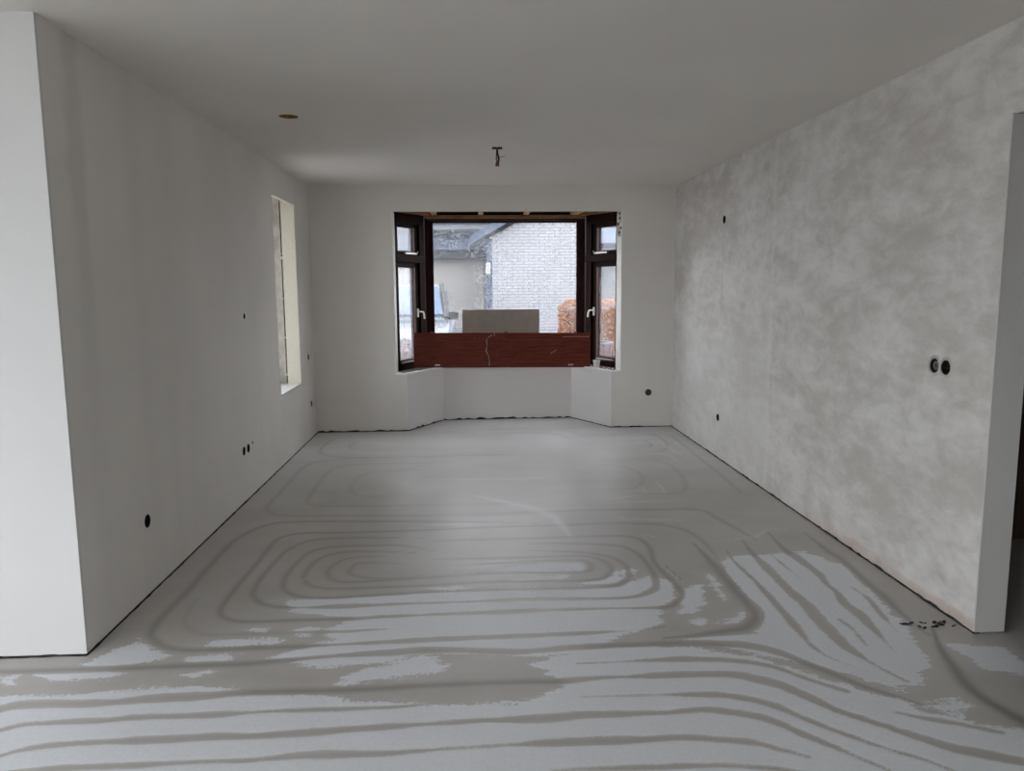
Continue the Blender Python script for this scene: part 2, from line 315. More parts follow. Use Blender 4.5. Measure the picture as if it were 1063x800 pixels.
DRY = [
  [(-1.895,2.85),(-1.575,2.856),(-1.331,2.882),(-1.103,2.866),(-0.868,2.821),(-0.597,2.761),(-0.336,2.708),(-0.081,2.664),(0.189,2.665),(0.364,2.75),(0.32,2.857),(0.21,2.943),(0.444,3.043),(0.617,3.083),(0.942,3.034),(1.206,2.955),(1.375,2.783),(1.505,2.657),(1.646,2.513),(1.772,2.429),(1.957,2.346),(1.608,1.896),(-1.433,2.097)],
  [(-0.915,3.663),(-0.729,3.685),(-0.348,3.718),(0.194,3.752),(0.747,3.75),(0.959,3.867),(1.047,3.767),(1.018,3.605),(0.93,3.438),(0.89,3.354),(0.834,3.276),(0.678,3.171),(0.533,3.08),(0.277,3.021),(0.033,3.055),(-0.215,3.107),(-0.425,2.987),(-0.599,2.968),(-0.764,3.011),(-0.935,3.089),(-0.754,3.145),(-0.603,3.225),(-0.706,3.318),(-0.626,3.412),(-0.865,3.546)],
  [(1.379,4.023),(1.485,4.107),(1.579,4.131),(1.729,4.152),(1.937,4.168),(2.035,3.958),(2.027,3.681),(1.989,3.383),(1.962,3.175),(1.916,3.009),(1.84,2.828),(1.723,2.67),(1.607,2.636),(1.489,2.775),(1.332,2.864),(1.166,2.958),(1.038,3.071),(0.871,3.083),(1.04,3.145),(1.227,3.179),(1.311,3.272),(1.343,3.43),(1.348,3.642)],
  [(1.044,3.664),(1.119,3.697),(1.19,3.73),(1.19,3.616),(1.133,3.468),(1.069,3.384),(0.944,3.351),(0.987,3.456)],
  [(0.998,3.285),(1.058,3.332),(1.096,3.308),(1.08,3.258),(1.039,3.212),(1.03,3.242)],
  [(1.099,3.287),(1.181,3.302),(1.236,3.329),(1.297,3.433),(1.281,3.326),(1.221,3.248),(1.092,3.238)],
  [(1.266,3.858),(1.283,3.749),(1.268,3.527),(1.223,3.495),(1.226,3.651)],
  [(-0.109,3.989),(0.05,4.049),(0.267,4.092),(0.595,4.097),(0.627,4.02),(0.576,3.966),(0.207,3.98)],
  [(0.551,3.79),(0.699,3.819),(0.786,3.95),(0.801,3.893),(0.765,3.788),(0.647,3.757)],
  [(-1.196,3.212),(-1.142,3.272),(-0.994,3.271),(-0.822,3.259),(-0.872,3.207),(-1.012,3.19),(-1.133,3.181)],
  [(-1.057,3.343),(-1.005,3.388),(-0.922,3.373),(-0.944,3.325)],
  [(-1.626,3.072),(-1.556,3.22),(-1.482,3.287),(-1.409,3.209),(-1.285,3.131),(-1.338,3.084),(-1.518,3.048)],
  [(-1.201,3.1),(-1.059,3.141),(-0.968,3.134),(-1.014,3.061),(-1.15,3.055)],
  [(-1.763,3.002),(-1.503,3.015),(-1.41,2.978),(-1.47,2.944),(-1.698,2.952)],
  [(-1.214,2.964),(-1.091,2.994),(-1.058,2.976),(-1.127,2.935)],
  [(-1.586,2.822),(-1.545,2.868),(-1.435,2.868),(-1.347,2.833),(-1.435,2.791)],
  [(-1.901,2.981),(-1.84,2.992),(-1.803,2.915),(-1.86,2.912)],
  [(-0.835,3.317),(-0.764,3.391),(-0.667,3.344),(-0.748,3.273)],
  [(-0.354,3.793),(-0.055,3.809),(0.02,3.765),(-0.104,3.737),(-0.326,3.753)],
  [(0.098,3.85),(0.357,3.885),(0.515,3.901),(0.484,3.862),(0.25,3.839)],
  [(0.81,3.934),(0.88,4.016),(0.891,3.942),(0.818,3.797),(0.788,3.799)],
  [(1.579,2.524),(1.796,2.575),(1.894,2.502),(1.749,2.449)],
  [(-0.574,2.83),(-0.443,2.973),(-0.21,3.03),(-0.088,2.964),(-0.144,2.889),(-0.353,2.866),(-0.496,2.81)],
  [(2.052,2.999),(2.254,2.949),(2.24,2.8),(2.185,2.726),(2.073,2.812)],
]
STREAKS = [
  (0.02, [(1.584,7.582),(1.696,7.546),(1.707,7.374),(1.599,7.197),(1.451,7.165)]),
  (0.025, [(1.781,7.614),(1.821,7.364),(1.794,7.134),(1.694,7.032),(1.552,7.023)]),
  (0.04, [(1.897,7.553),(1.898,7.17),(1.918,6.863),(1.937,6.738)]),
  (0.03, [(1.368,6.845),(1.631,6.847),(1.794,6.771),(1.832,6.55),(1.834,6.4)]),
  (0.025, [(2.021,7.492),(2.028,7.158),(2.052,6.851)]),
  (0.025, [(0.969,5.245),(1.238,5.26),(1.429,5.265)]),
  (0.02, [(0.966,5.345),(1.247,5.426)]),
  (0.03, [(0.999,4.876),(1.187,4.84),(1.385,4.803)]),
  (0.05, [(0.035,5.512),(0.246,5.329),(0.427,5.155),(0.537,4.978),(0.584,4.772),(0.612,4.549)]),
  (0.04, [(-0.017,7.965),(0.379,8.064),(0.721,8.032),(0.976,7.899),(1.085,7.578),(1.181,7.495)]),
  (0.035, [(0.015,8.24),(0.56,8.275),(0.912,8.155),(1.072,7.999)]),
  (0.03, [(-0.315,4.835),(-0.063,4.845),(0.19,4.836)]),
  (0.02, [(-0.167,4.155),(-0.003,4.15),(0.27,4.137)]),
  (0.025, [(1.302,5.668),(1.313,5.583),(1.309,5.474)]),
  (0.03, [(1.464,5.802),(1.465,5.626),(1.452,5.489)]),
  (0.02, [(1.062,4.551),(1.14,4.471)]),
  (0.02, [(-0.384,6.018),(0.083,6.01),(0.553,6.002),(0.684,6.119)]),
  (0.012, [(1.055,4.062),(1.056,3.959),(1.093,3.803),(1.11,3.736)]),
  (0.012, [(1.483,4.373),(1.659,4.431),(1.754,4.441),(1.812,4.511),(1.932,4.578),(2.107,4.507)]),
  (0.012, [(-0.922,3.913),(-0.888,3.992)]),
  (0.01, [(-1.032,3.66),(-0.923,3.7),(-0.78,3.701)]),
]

WS = 0.70      # stripe width factor
def catmull(P, n=6):
    P = [np.array(p, float) for p in P]; Q = [2*P[0]-P[1]] + P + [2*P[-1]-P[-2]]; out = []
    for i in range(1, len(Q)-2):
        for k in range(n):
            t = k/n
            out.append(0.5*((2*Q[i]) + (Q[i+1]-Q[i-1])*t + (2*Q[i-1]-5*Q[i]+4*Q[i+1]-Q[i+2])*t*t + (3*Q[i]-Q[i-1]-3*Q[i+1]+Q[i+2])*t**3))
    out.append(P[-1]); return np.array(out)
def seg_dist(px, py, a, b):
    d = b - a; L = max(d @ d, 1e-9)
    t = np.clip(((px-a[0])*d[0] + (py-a[1])*d[1])/L, 0, 1)
    return np.hypot(px-a[0]-t*d[0], py-a[1]-t*d[1])
def field_lines(px, py, pts, lim, w_):
    """(index, half width minus distance, distance) near a polyline whose width tapers to its ends"""
    c = catmull(pts); m = (px > c[:,0].min()-lim) & (px < c[:,0].max()+lim) & (py > c[:,1].min()-lim) & (py < c[:,1].max()+lim)
    idx = np.nonzero(m)[0]; qx, qy = px[idx], py[idx]; d = np.full(len(idx), 9.0); sd = np.full(len(idx), -9.0)
    L = np.concatenate([[0], np.cumsum(np.hypot(*np.diff(c, axis=0).T))])
    for i in range(len(c)-1):
        mm = (qx > min(c[i,0],c[i+1,0])-lim) & (qx < max(c[i,0],c[i+1,0])+lim) & (qy > min(c[i,1],c[i+1,1])-lim) & (qy < max(c[i,1],c[i+1,1])+lim)
        k = np.nonzero(mm)[0]
        if len(k):
            e = min(L[i], L[-1]-L[i]); tp = min(1.0, 0.12+e/0.45)
            dd = seg_dist(qx[k], qy[k], c[i], c[i+1])
            sd[k] = np.maximum(sd[k], w_*tp - dd); d[k] = np.minimum(d[k], dd/max(tp, .3))
    return idx, sd, d
def field_poly(px, py, pts, lim):
    c = np.array(pts, float); lo = c.min(0)-lim; hi = c.max(0)+lim
    idx = np.nonzero((px > lo[0]) & (px < hi[0]) & (py > lo[1]) & (py < hi[1]))[0]; qx, qy = px[idx], py[idx]
    d = np.full(len(idx), 9.0); ins = np.zeros(len(idx), bool)
    for i in range(len(c)):
        a, b = c[i], c[(i+1) % len(c)]
        d = np.minimum(d, seg_dist(qx, qy, a, b))
        cr = (a[1] > qy) != (b[1] > qy)
        xi = (b[0]-a[0])*(qy-a[1])/((b[1]-a[1]) if abs(b[1]-a[1]) > 1e-9 else 1e-9) + a[0]
        ins ^= cr & (qx < xi)
    return idx, np.where(ins, d, -d)
def build_floor():
    xs = np.concatenate([[XW-.2, -3.4, -2.6], np.arange(-2.2, 2.9, 0.0125), [3.4, XH+.2]])
    ys = np.concatenate([[YR-.2, -1.0, 0.4], np.arange(1.4, 4.3, 0.011), np.arange(4.3, 8.9, 0.02), [9.0]])
    X, Y = np.meshgrid(xs, ys); px, py = X.ravel(), Y.ravel(); n = len(px)
    lim = 0.16
    stripe = np.full(n, -lim); soft = np.zeros(n)
    for w_, k, pts in STRIPES:
        idx, sd, d = field_lines(px, py, pts, lim, w_*WS*k)
        stripe[idx] = np.maximum(stripe[idx], sd)
        soft[idx] = np.maximum(soft[idx], k*np.exp(-(d/(w_*.7))**2))
    dry = np.full(n, -lim)
    for pts in DRY:
        idx, d = field_poly(px, py, pts, lim); dry[idx] = np.maximum(dry[idx], d)
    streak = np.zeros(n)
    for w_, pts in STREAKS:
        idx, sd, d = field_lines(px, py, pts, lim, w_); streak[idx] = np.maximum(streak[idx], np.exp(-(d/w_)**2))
    pz = -0.0012*soft
    v = np.stack([px, py, pz], 1); nx = len(xs); ny = len(ys)
    i = (np.arange(ny-1)[:,None]*nx + np.arange(nx-1)[None,:]).ravel()
    f = np.stack([i, i+1, i+nx+1, i+nx], 1)
    me = bpy.data.meshes.new('floor')
    me.vertices.add(n); me.vertices.foreach_set('co', v.ravel())
    me.loops.add(f.size); me.loops.foreach_set('vertex_index', f.ravel())
    me.polygons.add(len(f)); me.polygons.foreach_set('loop_start', np.arange(len(f))*4)
    me.update(calc_edges=True); me.validate()
    me.polygons.foreach_set('use_smooth', np.ones(len(f), bool))
    for nm, arr in (('stripe', stripe), ('soft', soft), ('dry', np.clip(dry, -lim, lim)), ('streak', streak)):
        a = me.attributes.new(nm, 'FLOAT', 'POINT'); a.data.foreach_set('value', arr.astype(np.float32))
    return me
def floor_mat():
    m, nt, b = new_mat('levelling_screed'); p = gpos(nt)
    at = lambda s: nd(nt, 'ShaderNodeAttribute', attribute_name=s).outputs['Fac']
    big = tex_noise(nt, p, 1.6, 3); mid = tex_noise(nt, vscale(nt, p, (1, 2.0, 1)), 7, 5, 0.65); fine = tex_noise(nt, p, 60, 5, 0.75); grit = tex_noise(nt, p, 150, 3, 0.8)
    drag = tex_noise(nt, vscale(nt, p, (.45, 2.2, 1)), 9, 6, 0.7)
    jit = math2(nt, 'ADD', math2(nt, 'MULTIPLY', math2(nt, 'SUBTRACT', drag, 0.5), 0.13), math2(nt, 'MULTIPLY', math2(nt, 'SUBTRACT', fine, 0.5), 0.10))
    stripe = ramp(nt, math2(nt, 'ADD', at('stripe'), math2(nt, 'ADD', math2(nt, 'MULTIPLY', jit, 0.22), math2(nt, 'MULTIPLY', math2(nt, 'SUBTRACT', tex_noise(nt, p, 2.3, 2), 0.5), 0.06))), -0.010, 0.006)
    dsd = math2(nt, 'ADD', at('dry'), math2(nt, 'MULTIPLY', math2(nt, 'SUBTRACT', tex_noise(nt, vscale(nt, p, (.35, 1.5, 1)), 3.4, 4, .6), .5), .17))
    dry = ramp(nt, math2(nt, 'ADD', dsd, jit), -0.006, 0.012)
    dry = math2(nt, 'MULTIPLY', dry, math2(nt, 'SUBTRACT', 1.0, math2(nt, 'MULTIPLY', stripe, 0.93)))
    soft = at('soft')
    wet = mixc(nt, ramp(nt, big, 0.3, 0.7), (0.455, 0.432, 0.40), (0.525, 0.505, 0.475))
    wet = mixc(nt, ramp(nt, dsd, -0.15, 0.02, 0, 0.28), wet, (0.62, 0.61, 0.60))
    soft = math2(nt, 'MULTIPLY', soft, ramp(nt, dsd, 0.0, 0.06, 1.0, 0.45))
    wet = mixc(nt, math2(nt, 'MULTIPLY', soft, 0.75), wet, (0.255, 0.235, 0.212))
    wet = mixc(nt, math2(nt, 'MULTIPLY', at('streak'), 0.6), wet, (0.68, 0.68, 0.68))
    sepf = nd(nt, 'ShaderNodeSeparateXYZ'); nt.links.new(p, sepf.inputs[0])     # glow of the bay window painted into the far floor colour
    bay_glow = math2(nt, 'MULTIPLY', ramp(nt, sepf.outputs[1], 5.3, 7.6), ramp(nt, tex_noise(nt, vscale(nt, p, (.5, 1.4, 1)), 1.5, 3), 0.25, 0.6, 0.45, 0.85))
    wet = mixc(nt, math2(nt, 'MULTIPLY', bay_glow, math2(nt, 'SUBTRACT', 1.0, math2(nt, 'MULTIPLY', soft, 0.55))), wet, (0.78, 0.78, 0.785))
    dcol = mixc(nt, ramp(nt, fine, 0.35, 0.7), (0.75, 0.77, 0.80), (0.81, 0.83, 0.86))
    dcol = mixc(nt, ramp(nt, grit, 0.68, 0.76, 0, 0.35), dcol, (0.50, 0.49, 0.48))
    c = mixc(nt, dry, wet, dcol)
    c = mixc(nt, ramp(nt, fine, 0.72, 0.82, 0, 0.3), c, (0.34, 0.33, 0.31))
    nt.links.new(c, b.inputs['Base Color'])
    r = nd(nt, 'ShaderNodeMix'); r.data_type = 'FLOAT'; nt.links.new(dry, r.inputs[0]); r.inputs[2].default_value = 0.38; r.inputs[3].default_value = 0.48
    nt.links.new(r.outputs[0], b.inputs['Roughness'])
    b.inputs['Specular IOR Level'].default_value = 0.5
    h = math2(nt, 'ADD', math2(nt, 'MULTIPLY', dry, 0.6), math2(nt, 'MULTIPLY', fine, 0.35))
    bump(nt, b, h, 0.25, 0.003)
    return m
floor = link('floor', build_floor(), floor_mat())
tag(floor, 'grey levelling screed floor with looping darker stripes and pale dry patches', 'floor', kind='structure')

# ---- walls
HOLES_L = [(3.832, 0.378, .035), (5.505, 0.375, .034), (5.615, 0.373, .034), (5.725, 0.392, .012), (5.685, 1.344, .022), (7.833, 0.847, .033), (7.882, 0.358, .034)]
HOLES_R = [(6.588, 2.108, .035), (6.615, 0.366, .034), (3.492, 1.156, .036), (3.405, 1.156, .036)]
def cyl_x(x0, x1, y, z, r, seg=20): return MB().tube([(x0, y, z), (x1, y, z)], r, seg)

WY0, WY1, WZ0, WZ1 = 6.64, 7.472, 0.615, 2.33       # slit window in the left wall
o = MB().box((XL-.13, YSTUB+.02, 0.008), (XL, YB+.3, H+.02)).build('wall_left', M_LEFT)
bool_cut(o, [MB().box((XL-.3, WY0, WZ0), (XL+.1, WY1, WZ1)), MB().box((XL-.3, WY0, WZ0+.5), (XL-.03, WY1, WZ1+.09))] + [cyl_x(XL-.05, XL+.05, y, z, r) for y, z, r in HOLES_L])
tag(o, 'long grey plastered wall on the left with a tall slit window', 'wall', kind='structure')
ol = MB().box((XL-.36, YSTUB+.14, -.1), (XL-.146, YB+.3, H+.02)).build('outer_leaf', M_RENDER, o)
bool_cut(ol, [MB().box((XL-.6, WY0-.01, WZ0-.01), (XL+.1, WY1+.01, WZ1+.09))])
# reveal linings of the slit
r_ = MB().box((XL-.128, WY1-.006, WZ0), (XL-.002, WY1+.004, WZ1+.085)).build('trim_1', M_FOAM)
MB().box((XL-.128, WY0-.004, WZ0), (XL-.002, WY0+.006, WZ1)).build('near_lining', M_FOAM, r_)
MB().box((XL-.03, WY0, WZ1-.004), (XL-.001, WY1, WZ1+.012)).build('top_lining', M_FOAM, r_)
MB().box((XL-.36, WY0, WZ1+.08), (XL-.03, WY1, WZ1+.10)).build('lintel_board', M_OLDWOOD, r_)
tag(r_, 'cream insulation board lining the reveal of the tall slit window', 'window reveal', kind='structure')
s_ = MB().box((XL-.34, WY0, WZ0-.01), (XL-.0, WY1, WZ0+.006)).build('trim_2', M_SILLW, bevel=.002)
MB().box((XL-.02, WY0-.004, WZ0), (XL+.004, WY0+.02, WZ0+.10)).build('bead_end', M_BEAD, s_)
# mortar blobs in the cavity gap of the far jamb
for k, (z, h_) in enumerate(((.70,.02), (1.06,.022), (1.44,.02), (1.82,.03), (1.87,.012))):
    MB().box((XL-.147, WY1-.002, z), (XL-.129, WY1+.03, z+h_)).build('mortar_blob', M_RENDER, s_, bevel=.004)
tag(s_, 'white plastered sill of the tall slit window', 'window sill', kind='structure')

o = MB().box((XW-.2, YSTUB, 0.008), (XL, YSTUB+.02, H+.02)).build('wall_corner', M_STUB)
tag(o, 'pale wall end at the left facing the camera', 'wall', kind='structure')

OX0, OX1, OZ0, OZ1 = -0.797, 1.648, 0.622, 2.335     # bay opening
o = MB().box((XL-.2, YB, 0.008), (XR+.2, YB+.30, H+.02)).build('wall_back', M_BACK)
bool_cut(o, [MB().box((OX0, YB-.2, OZ0), (OX1, YB+.5, OZ1)), MB().box((-.672, YB-.2, -.2), (1.545, YB+.5, OZ0+.1)),
             MB().box((OX0, YB+.03, OZ1-.1), (OX1, YB+.5, 2.47)),
             MB().tube([(1.954, YB-.05, .384), (1.954, YB+.05, .384)], .036, 20)])
tag(o, 'white plastered back wall around the bay window', 'wall', kind='structure')

# knee wall of the bay: plastered inside face, ledge on top
KI = [(-.672, YB+.0), (-.309, 8.80), (1.188, 8.83), (1.545, YB+.0)]
KO = [(-.985, 8.30), (-.52, 9.16), (1.40, 9.18), (1.86, 8.30)]
def ring(mb, a, b, z0, z1):
    for i in range(3): mb.prism([a[i], a[i+1], b[i+1], b[i]], z0, z1)
    return mb
kw = ring(MB(), KI, KO, 0.008, 0.618)
o = kw.build('wall_bay', M_WHITE); tag(o, 'low white knee wall of the bay under the window', 'wall', kind='structure')
def lerp2(a, b, t): return (a[0]+(b[0]-a[0])*t, a[1]+(b[1]-a[1])*t)
LI = [lerp2(KI[i], KO[i], .075) for i in range(4)]; LI[0] = (-.70, YB+.004); LI[3] = (1.57, YB+.004)
LO = [lerp2(KI[i], KO[i], .80) for i in range(4)]; LO[0] = (-.795, 8.42); LO[3] = (1.646, 8.42)
o = ring(MB(), LI, LO, 0.612, 0.626).build('trim_3', M_LEDGE); tag(o, 'stripped dark brown ledge on top of the bay knee wall', 'window ledge', kind='structure')
o = MB()
for i in range(3):
    q = [KI[i], KI[i+1], lerp2(KI[i+1], KO[i+1], .075), lerp2(KI[i], KO[i], .075)]
    n_ = 9
    for k in range(n_):
        a0, a1 = lerp2(q[0], q[1], k/n_), lerp2(q[0], q[1], (k+1)/n_); b0, b1 = lerp2(q[3], q[2], k/n_), lerp2(q[3], q[2], (k+1)/n_)
        o.prism([a0, a1, b1, b0], .608, .630+random.random()*.006)
o.box((OX0, YB-.001, .616), (-.672, YB+.02, .632)); o.box((1.545, YB-.001, .616), (OX1, YB+.02, .632))
o = o.build('trim_4', M_BEAD); tag(o, 'white ragged plaster edge along the front of the ledge', 'plaster edge', kind='structure')

# exposed opening edges: cream strips at both reveals and along the head
o = MB().box((OX0-.006, YB+.001, OZ0), (OX0+.004, YB+.29, OZ1)).build('trim_5', M_REVEAL)
MB().box((OX1-.004, YB+.001, OZ0), (OX1+.006, YB+.29, OZ1)).build('side_strip', M_REVEAL, o)
MB().box((OX0, YB+.001, OZ1-.003), (OX1, YB+.030, OZ1+.004)).build('head_strip', M_FOAM, o)
MB().box((OX1-.009, YB+.0, OZ0), (OX1+.001, YB+.008, OZ1)).build('corner_bead', M_BEAD, o)
MB().box((OX0-.001, YB+.0, OZ0), (OX0+.006, YB+.008, OZ1)).build('corner_bead', M_BEAD, o)
for k in range(14):   # torn lumps of insulation at the top right
    z = 2.315 - k*.017; r2 = .012 + .012*random.random()
    me = MB().lathe([(.001, -r2), (r2*.8, -r2*.6), (r2, 0), (r2*.7, r2*.7), (.001, r2)], 7)
    c = me.build('torn_lump', M_OLDWOOD if k % 3 == 0 else M_FOAM, o); c.location = (OX1-.012*random.random()-.004, YB+.04+.15*random.random(), z)
tag(o, 'cream insulation strips bared around the bay opening', 'opening edge', kind='structure')

o = MB().box((XR, YR-.2, 0.008), (XR+WT, YB+.3, H+.02)).build('wall_right', M_RIGHT)
bool_cut(o, [MB().box((XR-.2, 1.95, -.2), (XR+.5, YJAMB, 2.232))] + [cyl_x(XR-.05, XR+.05, y, z, r) for y, z, r in HOLES_R])
tag(o, 'rough mottled plaster wall on the right with a doorway', 'wall', kind='structure')
jl = MB().box((XR+.003, YJAMB-.006, 0.008), (XR+WT+.002, YJAMB+.004, 2.232)).build('trim_6', M_JAMB)
MB().box((XR-.0012, YJAMB-.008, 0.01), (XR+.002, YJAMB+.001, 2.234)).build('corner_bead', M_JAMB, jl)
MB().box((XR+.003, 1.95, 2.226), (XR+WT+.002, YJAMB-.006, 2.236)).build('head_lining', M_JAMB, jl)
tag(jl, 'smooth pale lining on the end of the right wall at the doorway', 'door jamb', kind='structure')

# rear part of the room behind the camera, with wide garden doors
o = MB().box((XW-.2, YR-.2, 0.008), (XR+.01, YR, H+.02)).build('wall_rear', M_WHITE)
bool_cut(o, [MB().box((GX0, YR-.5, 0.02), (GX1, YR+.5, GZ1))])
tag(o, 'white wall behind the camera with wide garden doors', 'wall', kind='structure')
o = MB().box((XW-.2, YR, 0.008), (XW, YSTUB+.01, H+.02)).build('wall_side', M_WHITE); bool_cut(o, [MB().box((XW-.5, -1.9, .3), (XW+.5, 2.1, 2.4))]); tag(o, 'white side wall of the rear part of the room', 'wall', kind='structure')
o = empty('door_2', (0, YR-.1, 0)); tag(o, 'wide dark framed garden doors behind the camera', 'garden door', kind='structure')
nleaf = 4; lw = (GX1-GX0)/nleaf
for k in range(nleaf):
    x0 = GX0+k*lw
    mb = MB().box((x0, -.035, .02), (x0+.06, .035, GZ1)).box((x0+lw-.06, -.035, .02), (x0+lw, .035, GZ1)).box((x0, -.035, .02), (x0+lw, .035, .09)).box((x0, -.035, GZ1-.07), (x0+lw, .035, GZ1))
    lf = mb.build('leaf_frame', M_FRAME, o)
    MB().box((x0+.05, -.004, .08), (x0+lw-.05, .004, GZ1-.06)).build('pane', M_CLEAR, lf)

o = empty('window_5', (XW-.1, .1, 0)); tag(o, 'wide dark framed side window behind the camera', 'window', kind='structure')
for k in range(3):
    y0 = -2.0+k*4/3; y1 = y0+4/3
    lf = MB().box((-.035, y0, .3), (.035, y0+.06, 2.4)).box((-.035, y1-.06, .3), (.035, y1, 2.4)).box((-.035, y0, .3), (.035, y1, .37)).box((-.035, y0, 2.33), (.035, y1, 2.4)).build('sash', M_FRAME, o)
    MB().box((-.004, y0+.05, .36), (.004, y1-.05, 2.34)).build('pane', M_CLEAR, lf)

# hall beyond the doorway
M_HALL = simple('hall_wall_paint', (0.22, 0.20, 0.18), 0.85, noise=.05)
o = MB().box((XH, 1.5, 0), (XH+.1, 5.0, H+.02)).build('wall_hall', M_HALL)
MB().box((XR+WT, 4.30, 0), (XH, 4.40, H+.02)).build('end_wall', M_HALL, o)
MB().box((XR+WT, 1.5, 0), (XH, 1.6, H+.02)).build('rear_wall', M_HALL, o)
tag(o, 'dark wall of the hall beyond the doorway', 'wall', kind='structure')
M_DOOR = wood('brown_door', (0.060, 0.038, 0.024), (0.10, 0.062, 0.04), .5, 5, (8, 8, 1))
o = empty('door_1', (2.95, 4.27, 0)); tag(o, 'dark brown door at the end of the hall', 'door', kind='structure')
MB().box((-.42, -.02, .01), (.42, .02, 2.05)).build('door_leaf', M_DOOR, o, bevel=.004)
for x in (-.22, .22):
    for z0, z1 in ((.15, .85), (1.0, 1.9)): MB().box((x-.14, -.03, z0), (x+.14, -.018, z1)).build('door_panel', M_DOOR, o, bevel=.006)
MB().box((-.50, -.03, 0), (-.42, .03, 2.13)).box((.42, -.03, 0), (.50, .03, 2.13)).box((-.5, -.03, 2.05), (.5, .03, 2.13)).build('door_frame', M_FRAME, o)

# ceiling with a round hole for a spot light
o = MB().box((XW-.2, YR-.2, H), (XR+WT, YB+.3, H+.2)).box((XR+WT, 1.5, H), (XH+.1, 4.5, H+.2)).build('ceiling', M_CEIL)
bool_cut(o, [MB().tube([(-1.10, 4.95, H-.1), (-1.10, 4.95, H+.12)], .060, 28)])
tag(o, 'smooth off-white plastered ceiling', 'ceiling', kind='structure')

# dark ragged gap between walls and screed
def edge_strip(name, p0, p1, nrm, label, lo=.004, hi=.016):
    p0, p1, n_ = Vector((*p0, 0)), Vector((*p1, 0)), Vector((*nrm, 0)).normalized()
    L = (p1-p0).length; k = max(2, int(L/.045)); mb = MB(); v = []
    for i in range(k+1):
        p = p0.lerp(p1, i/k); h_ = lo+(hi-lo)*random.random()**1.6; d_ = .002+.006*random.random()
        v += [tuple(p - n_*.03 + Vector((0,0,-.006))), tuple(p + n_*d_ + Vector((0,0,-.006))), tuple(p + n_*d_*.8 + Vector((0,0,h_))), tuple(p - n_*.03 + Vector((0,0,h_)))]
    mb.v = v
    for i in range(k):
        for j in range(4): mb.f.append((i*4+j, i*4+(j+1)%4, i*4+4+(j+1)%4, i*4+4+j))
    mb.f += [(0,1,2,3), tuple(k*4+j for j in (3,2,1,0))]
    o = mb.build(name, M_GAP); tag(o, label, 'floor gap', kind='structure')
edge_strip('baseboard_left', (XL, YSTUB), (XL, YB), (1, 0), 'dark ragged gap along the foot of the left wall', .003, .011)
edge_strip('baseboard_right', (XR, YJAMB), (XR, YB), (-1, 0), 'dark ragged gap along the foot of the right wall', .004, .015)
edge_strip('baseboard_back_left', (XL, YB), (KI[0][0], YB), (0, -1), 'dark gap under the back wall left of the bay', .006, .022)
edge_strip('baseboard_back_right', (KI[3][0], YB), (XR, YB), (0, -1), 'dark gap under the back wall right of the bay')
edge_strip('baseboard_bay_left', KI[0], KI[1], (.87, -.49), 'dark gap under the left angled side of the bay', .006, .025)
edge_strip('baseboard_bay_middle', KI[1], KI[2], (0, -1), 'dark gap under the middle of the bay knee wall', .006, .03)
edge_strip('baseboard_bay_right', KI[2], KI[3], (-.87, -.49), 'dark gap under the right angled side of the bay', .004, .012)
edge_strip('baseboard_corner', (XW, YSTUB), (XL, YSTUB), (0, -1), 'dark gap under the pale wall end at the left', .003, .012)

# ------------------------------------------------------------------ bay window
def side_window(name, A, B, sgn, label, gmat_top, gmat_low):
    ux, uy = B[0]-A[0], B[1]-A[1]; L = math.hypot(ux, uy)
    w_ = empty(name, (A[0], A[1], 0), math.atan2(uy, ux)); tag(w_, label, 'window', kind='structure')
    def bx(u0, u1, y0, y1, z0, z1): return ((u0, min(sgn*y0, sgn*y1), z0), (u1, max(sgn*y0, sgn*y1), z1))
    f = MB()                                               # y > 0 is outward
    for q in ((0,.045,0,.10,.62,2.40), (.50,.60,0,.10,.62,2.40), (0,.60,0,.10,.62,.685), (0,.60,0,.10,2.255,2.40), ): f.box(*bx(*q))
    f.build('frame', M_FRAME, w_)
    MB().box(*bx(.0,.60,-.012,.10,1.82,1.90)).build('transom', M_FRAME, w_, bevel=.006)
    for nm, z0, z1, g in (('top_sash', 1.90, 2.255, gmat_top), ('casement_sash', .685, 1.82, gmat_low)):
        zt = z1-.047 if nm == 'top_sash' else z1-.055; zb = z0+.05
        s = MB()
        for q in ((.045,.062,.025,.085,z0,z1), (.415,.50,.025,.085,z0,z1), (.045,.50,.025,.085,z0,zb), (.045,.50,.025,.085,zt,z1)): s.box(*bx(*q))
        so = s.build(nm, M_FRAME, w_)
        MB().box(*bx(.405,.42,.018,.04,zb,zt)).box(*bx(.06,.42,.018,.04,zb-.012,zb)).build('glazing_bead', M_BEADW, so)
        MB().box(*bx(.055,.42,.055,.063,zb-.01,zt+.01)).build('pane', g, so)
        if nm == 'casement_sash':
            h = MB().box(*bx(.447,.472,.008,.025,1.205,1.30)).build('handle_plate', M_HANDLE, so, bevel=.003)
            MB().tube([(.46, sgn*.01, 1.265), (.46, sgn*-.035, 1.268), (.468, sgn*-.05, 1.262), (.478, sgn*-.055, 1.235), (.484, sgn*-.055, 1.185)], [.008,.009,.0105,.011,.010], 8).build('handle_lever', M_HANDLE, so)
            MB().box(*bx(.08,.40,.0,.02,.70,.715)).build('ventilation_bar', M_METAL, so, bevel=.002)
        else:
            MB().box(*bx(.20,.44,-.005,.022,1.915,1.932)).tube([(.43, sgn*-.01, 1.925), (.445, sgn*-.012, 1.95)], .007, 6).build('window_stay', M_METAL, so)
    return w_
side_window('window_2', (-.79, 8.43), (-.46, 9.05), 1, 'dark framed left side window of the bay with a top light', M_GLASS2, M_GLASS2)
side_window('window_3', (1.66, 8.43), (1.33, 9.05), -1, 'dark framed right side window of the bay with a top light', M_GLASS, M_GLASS)
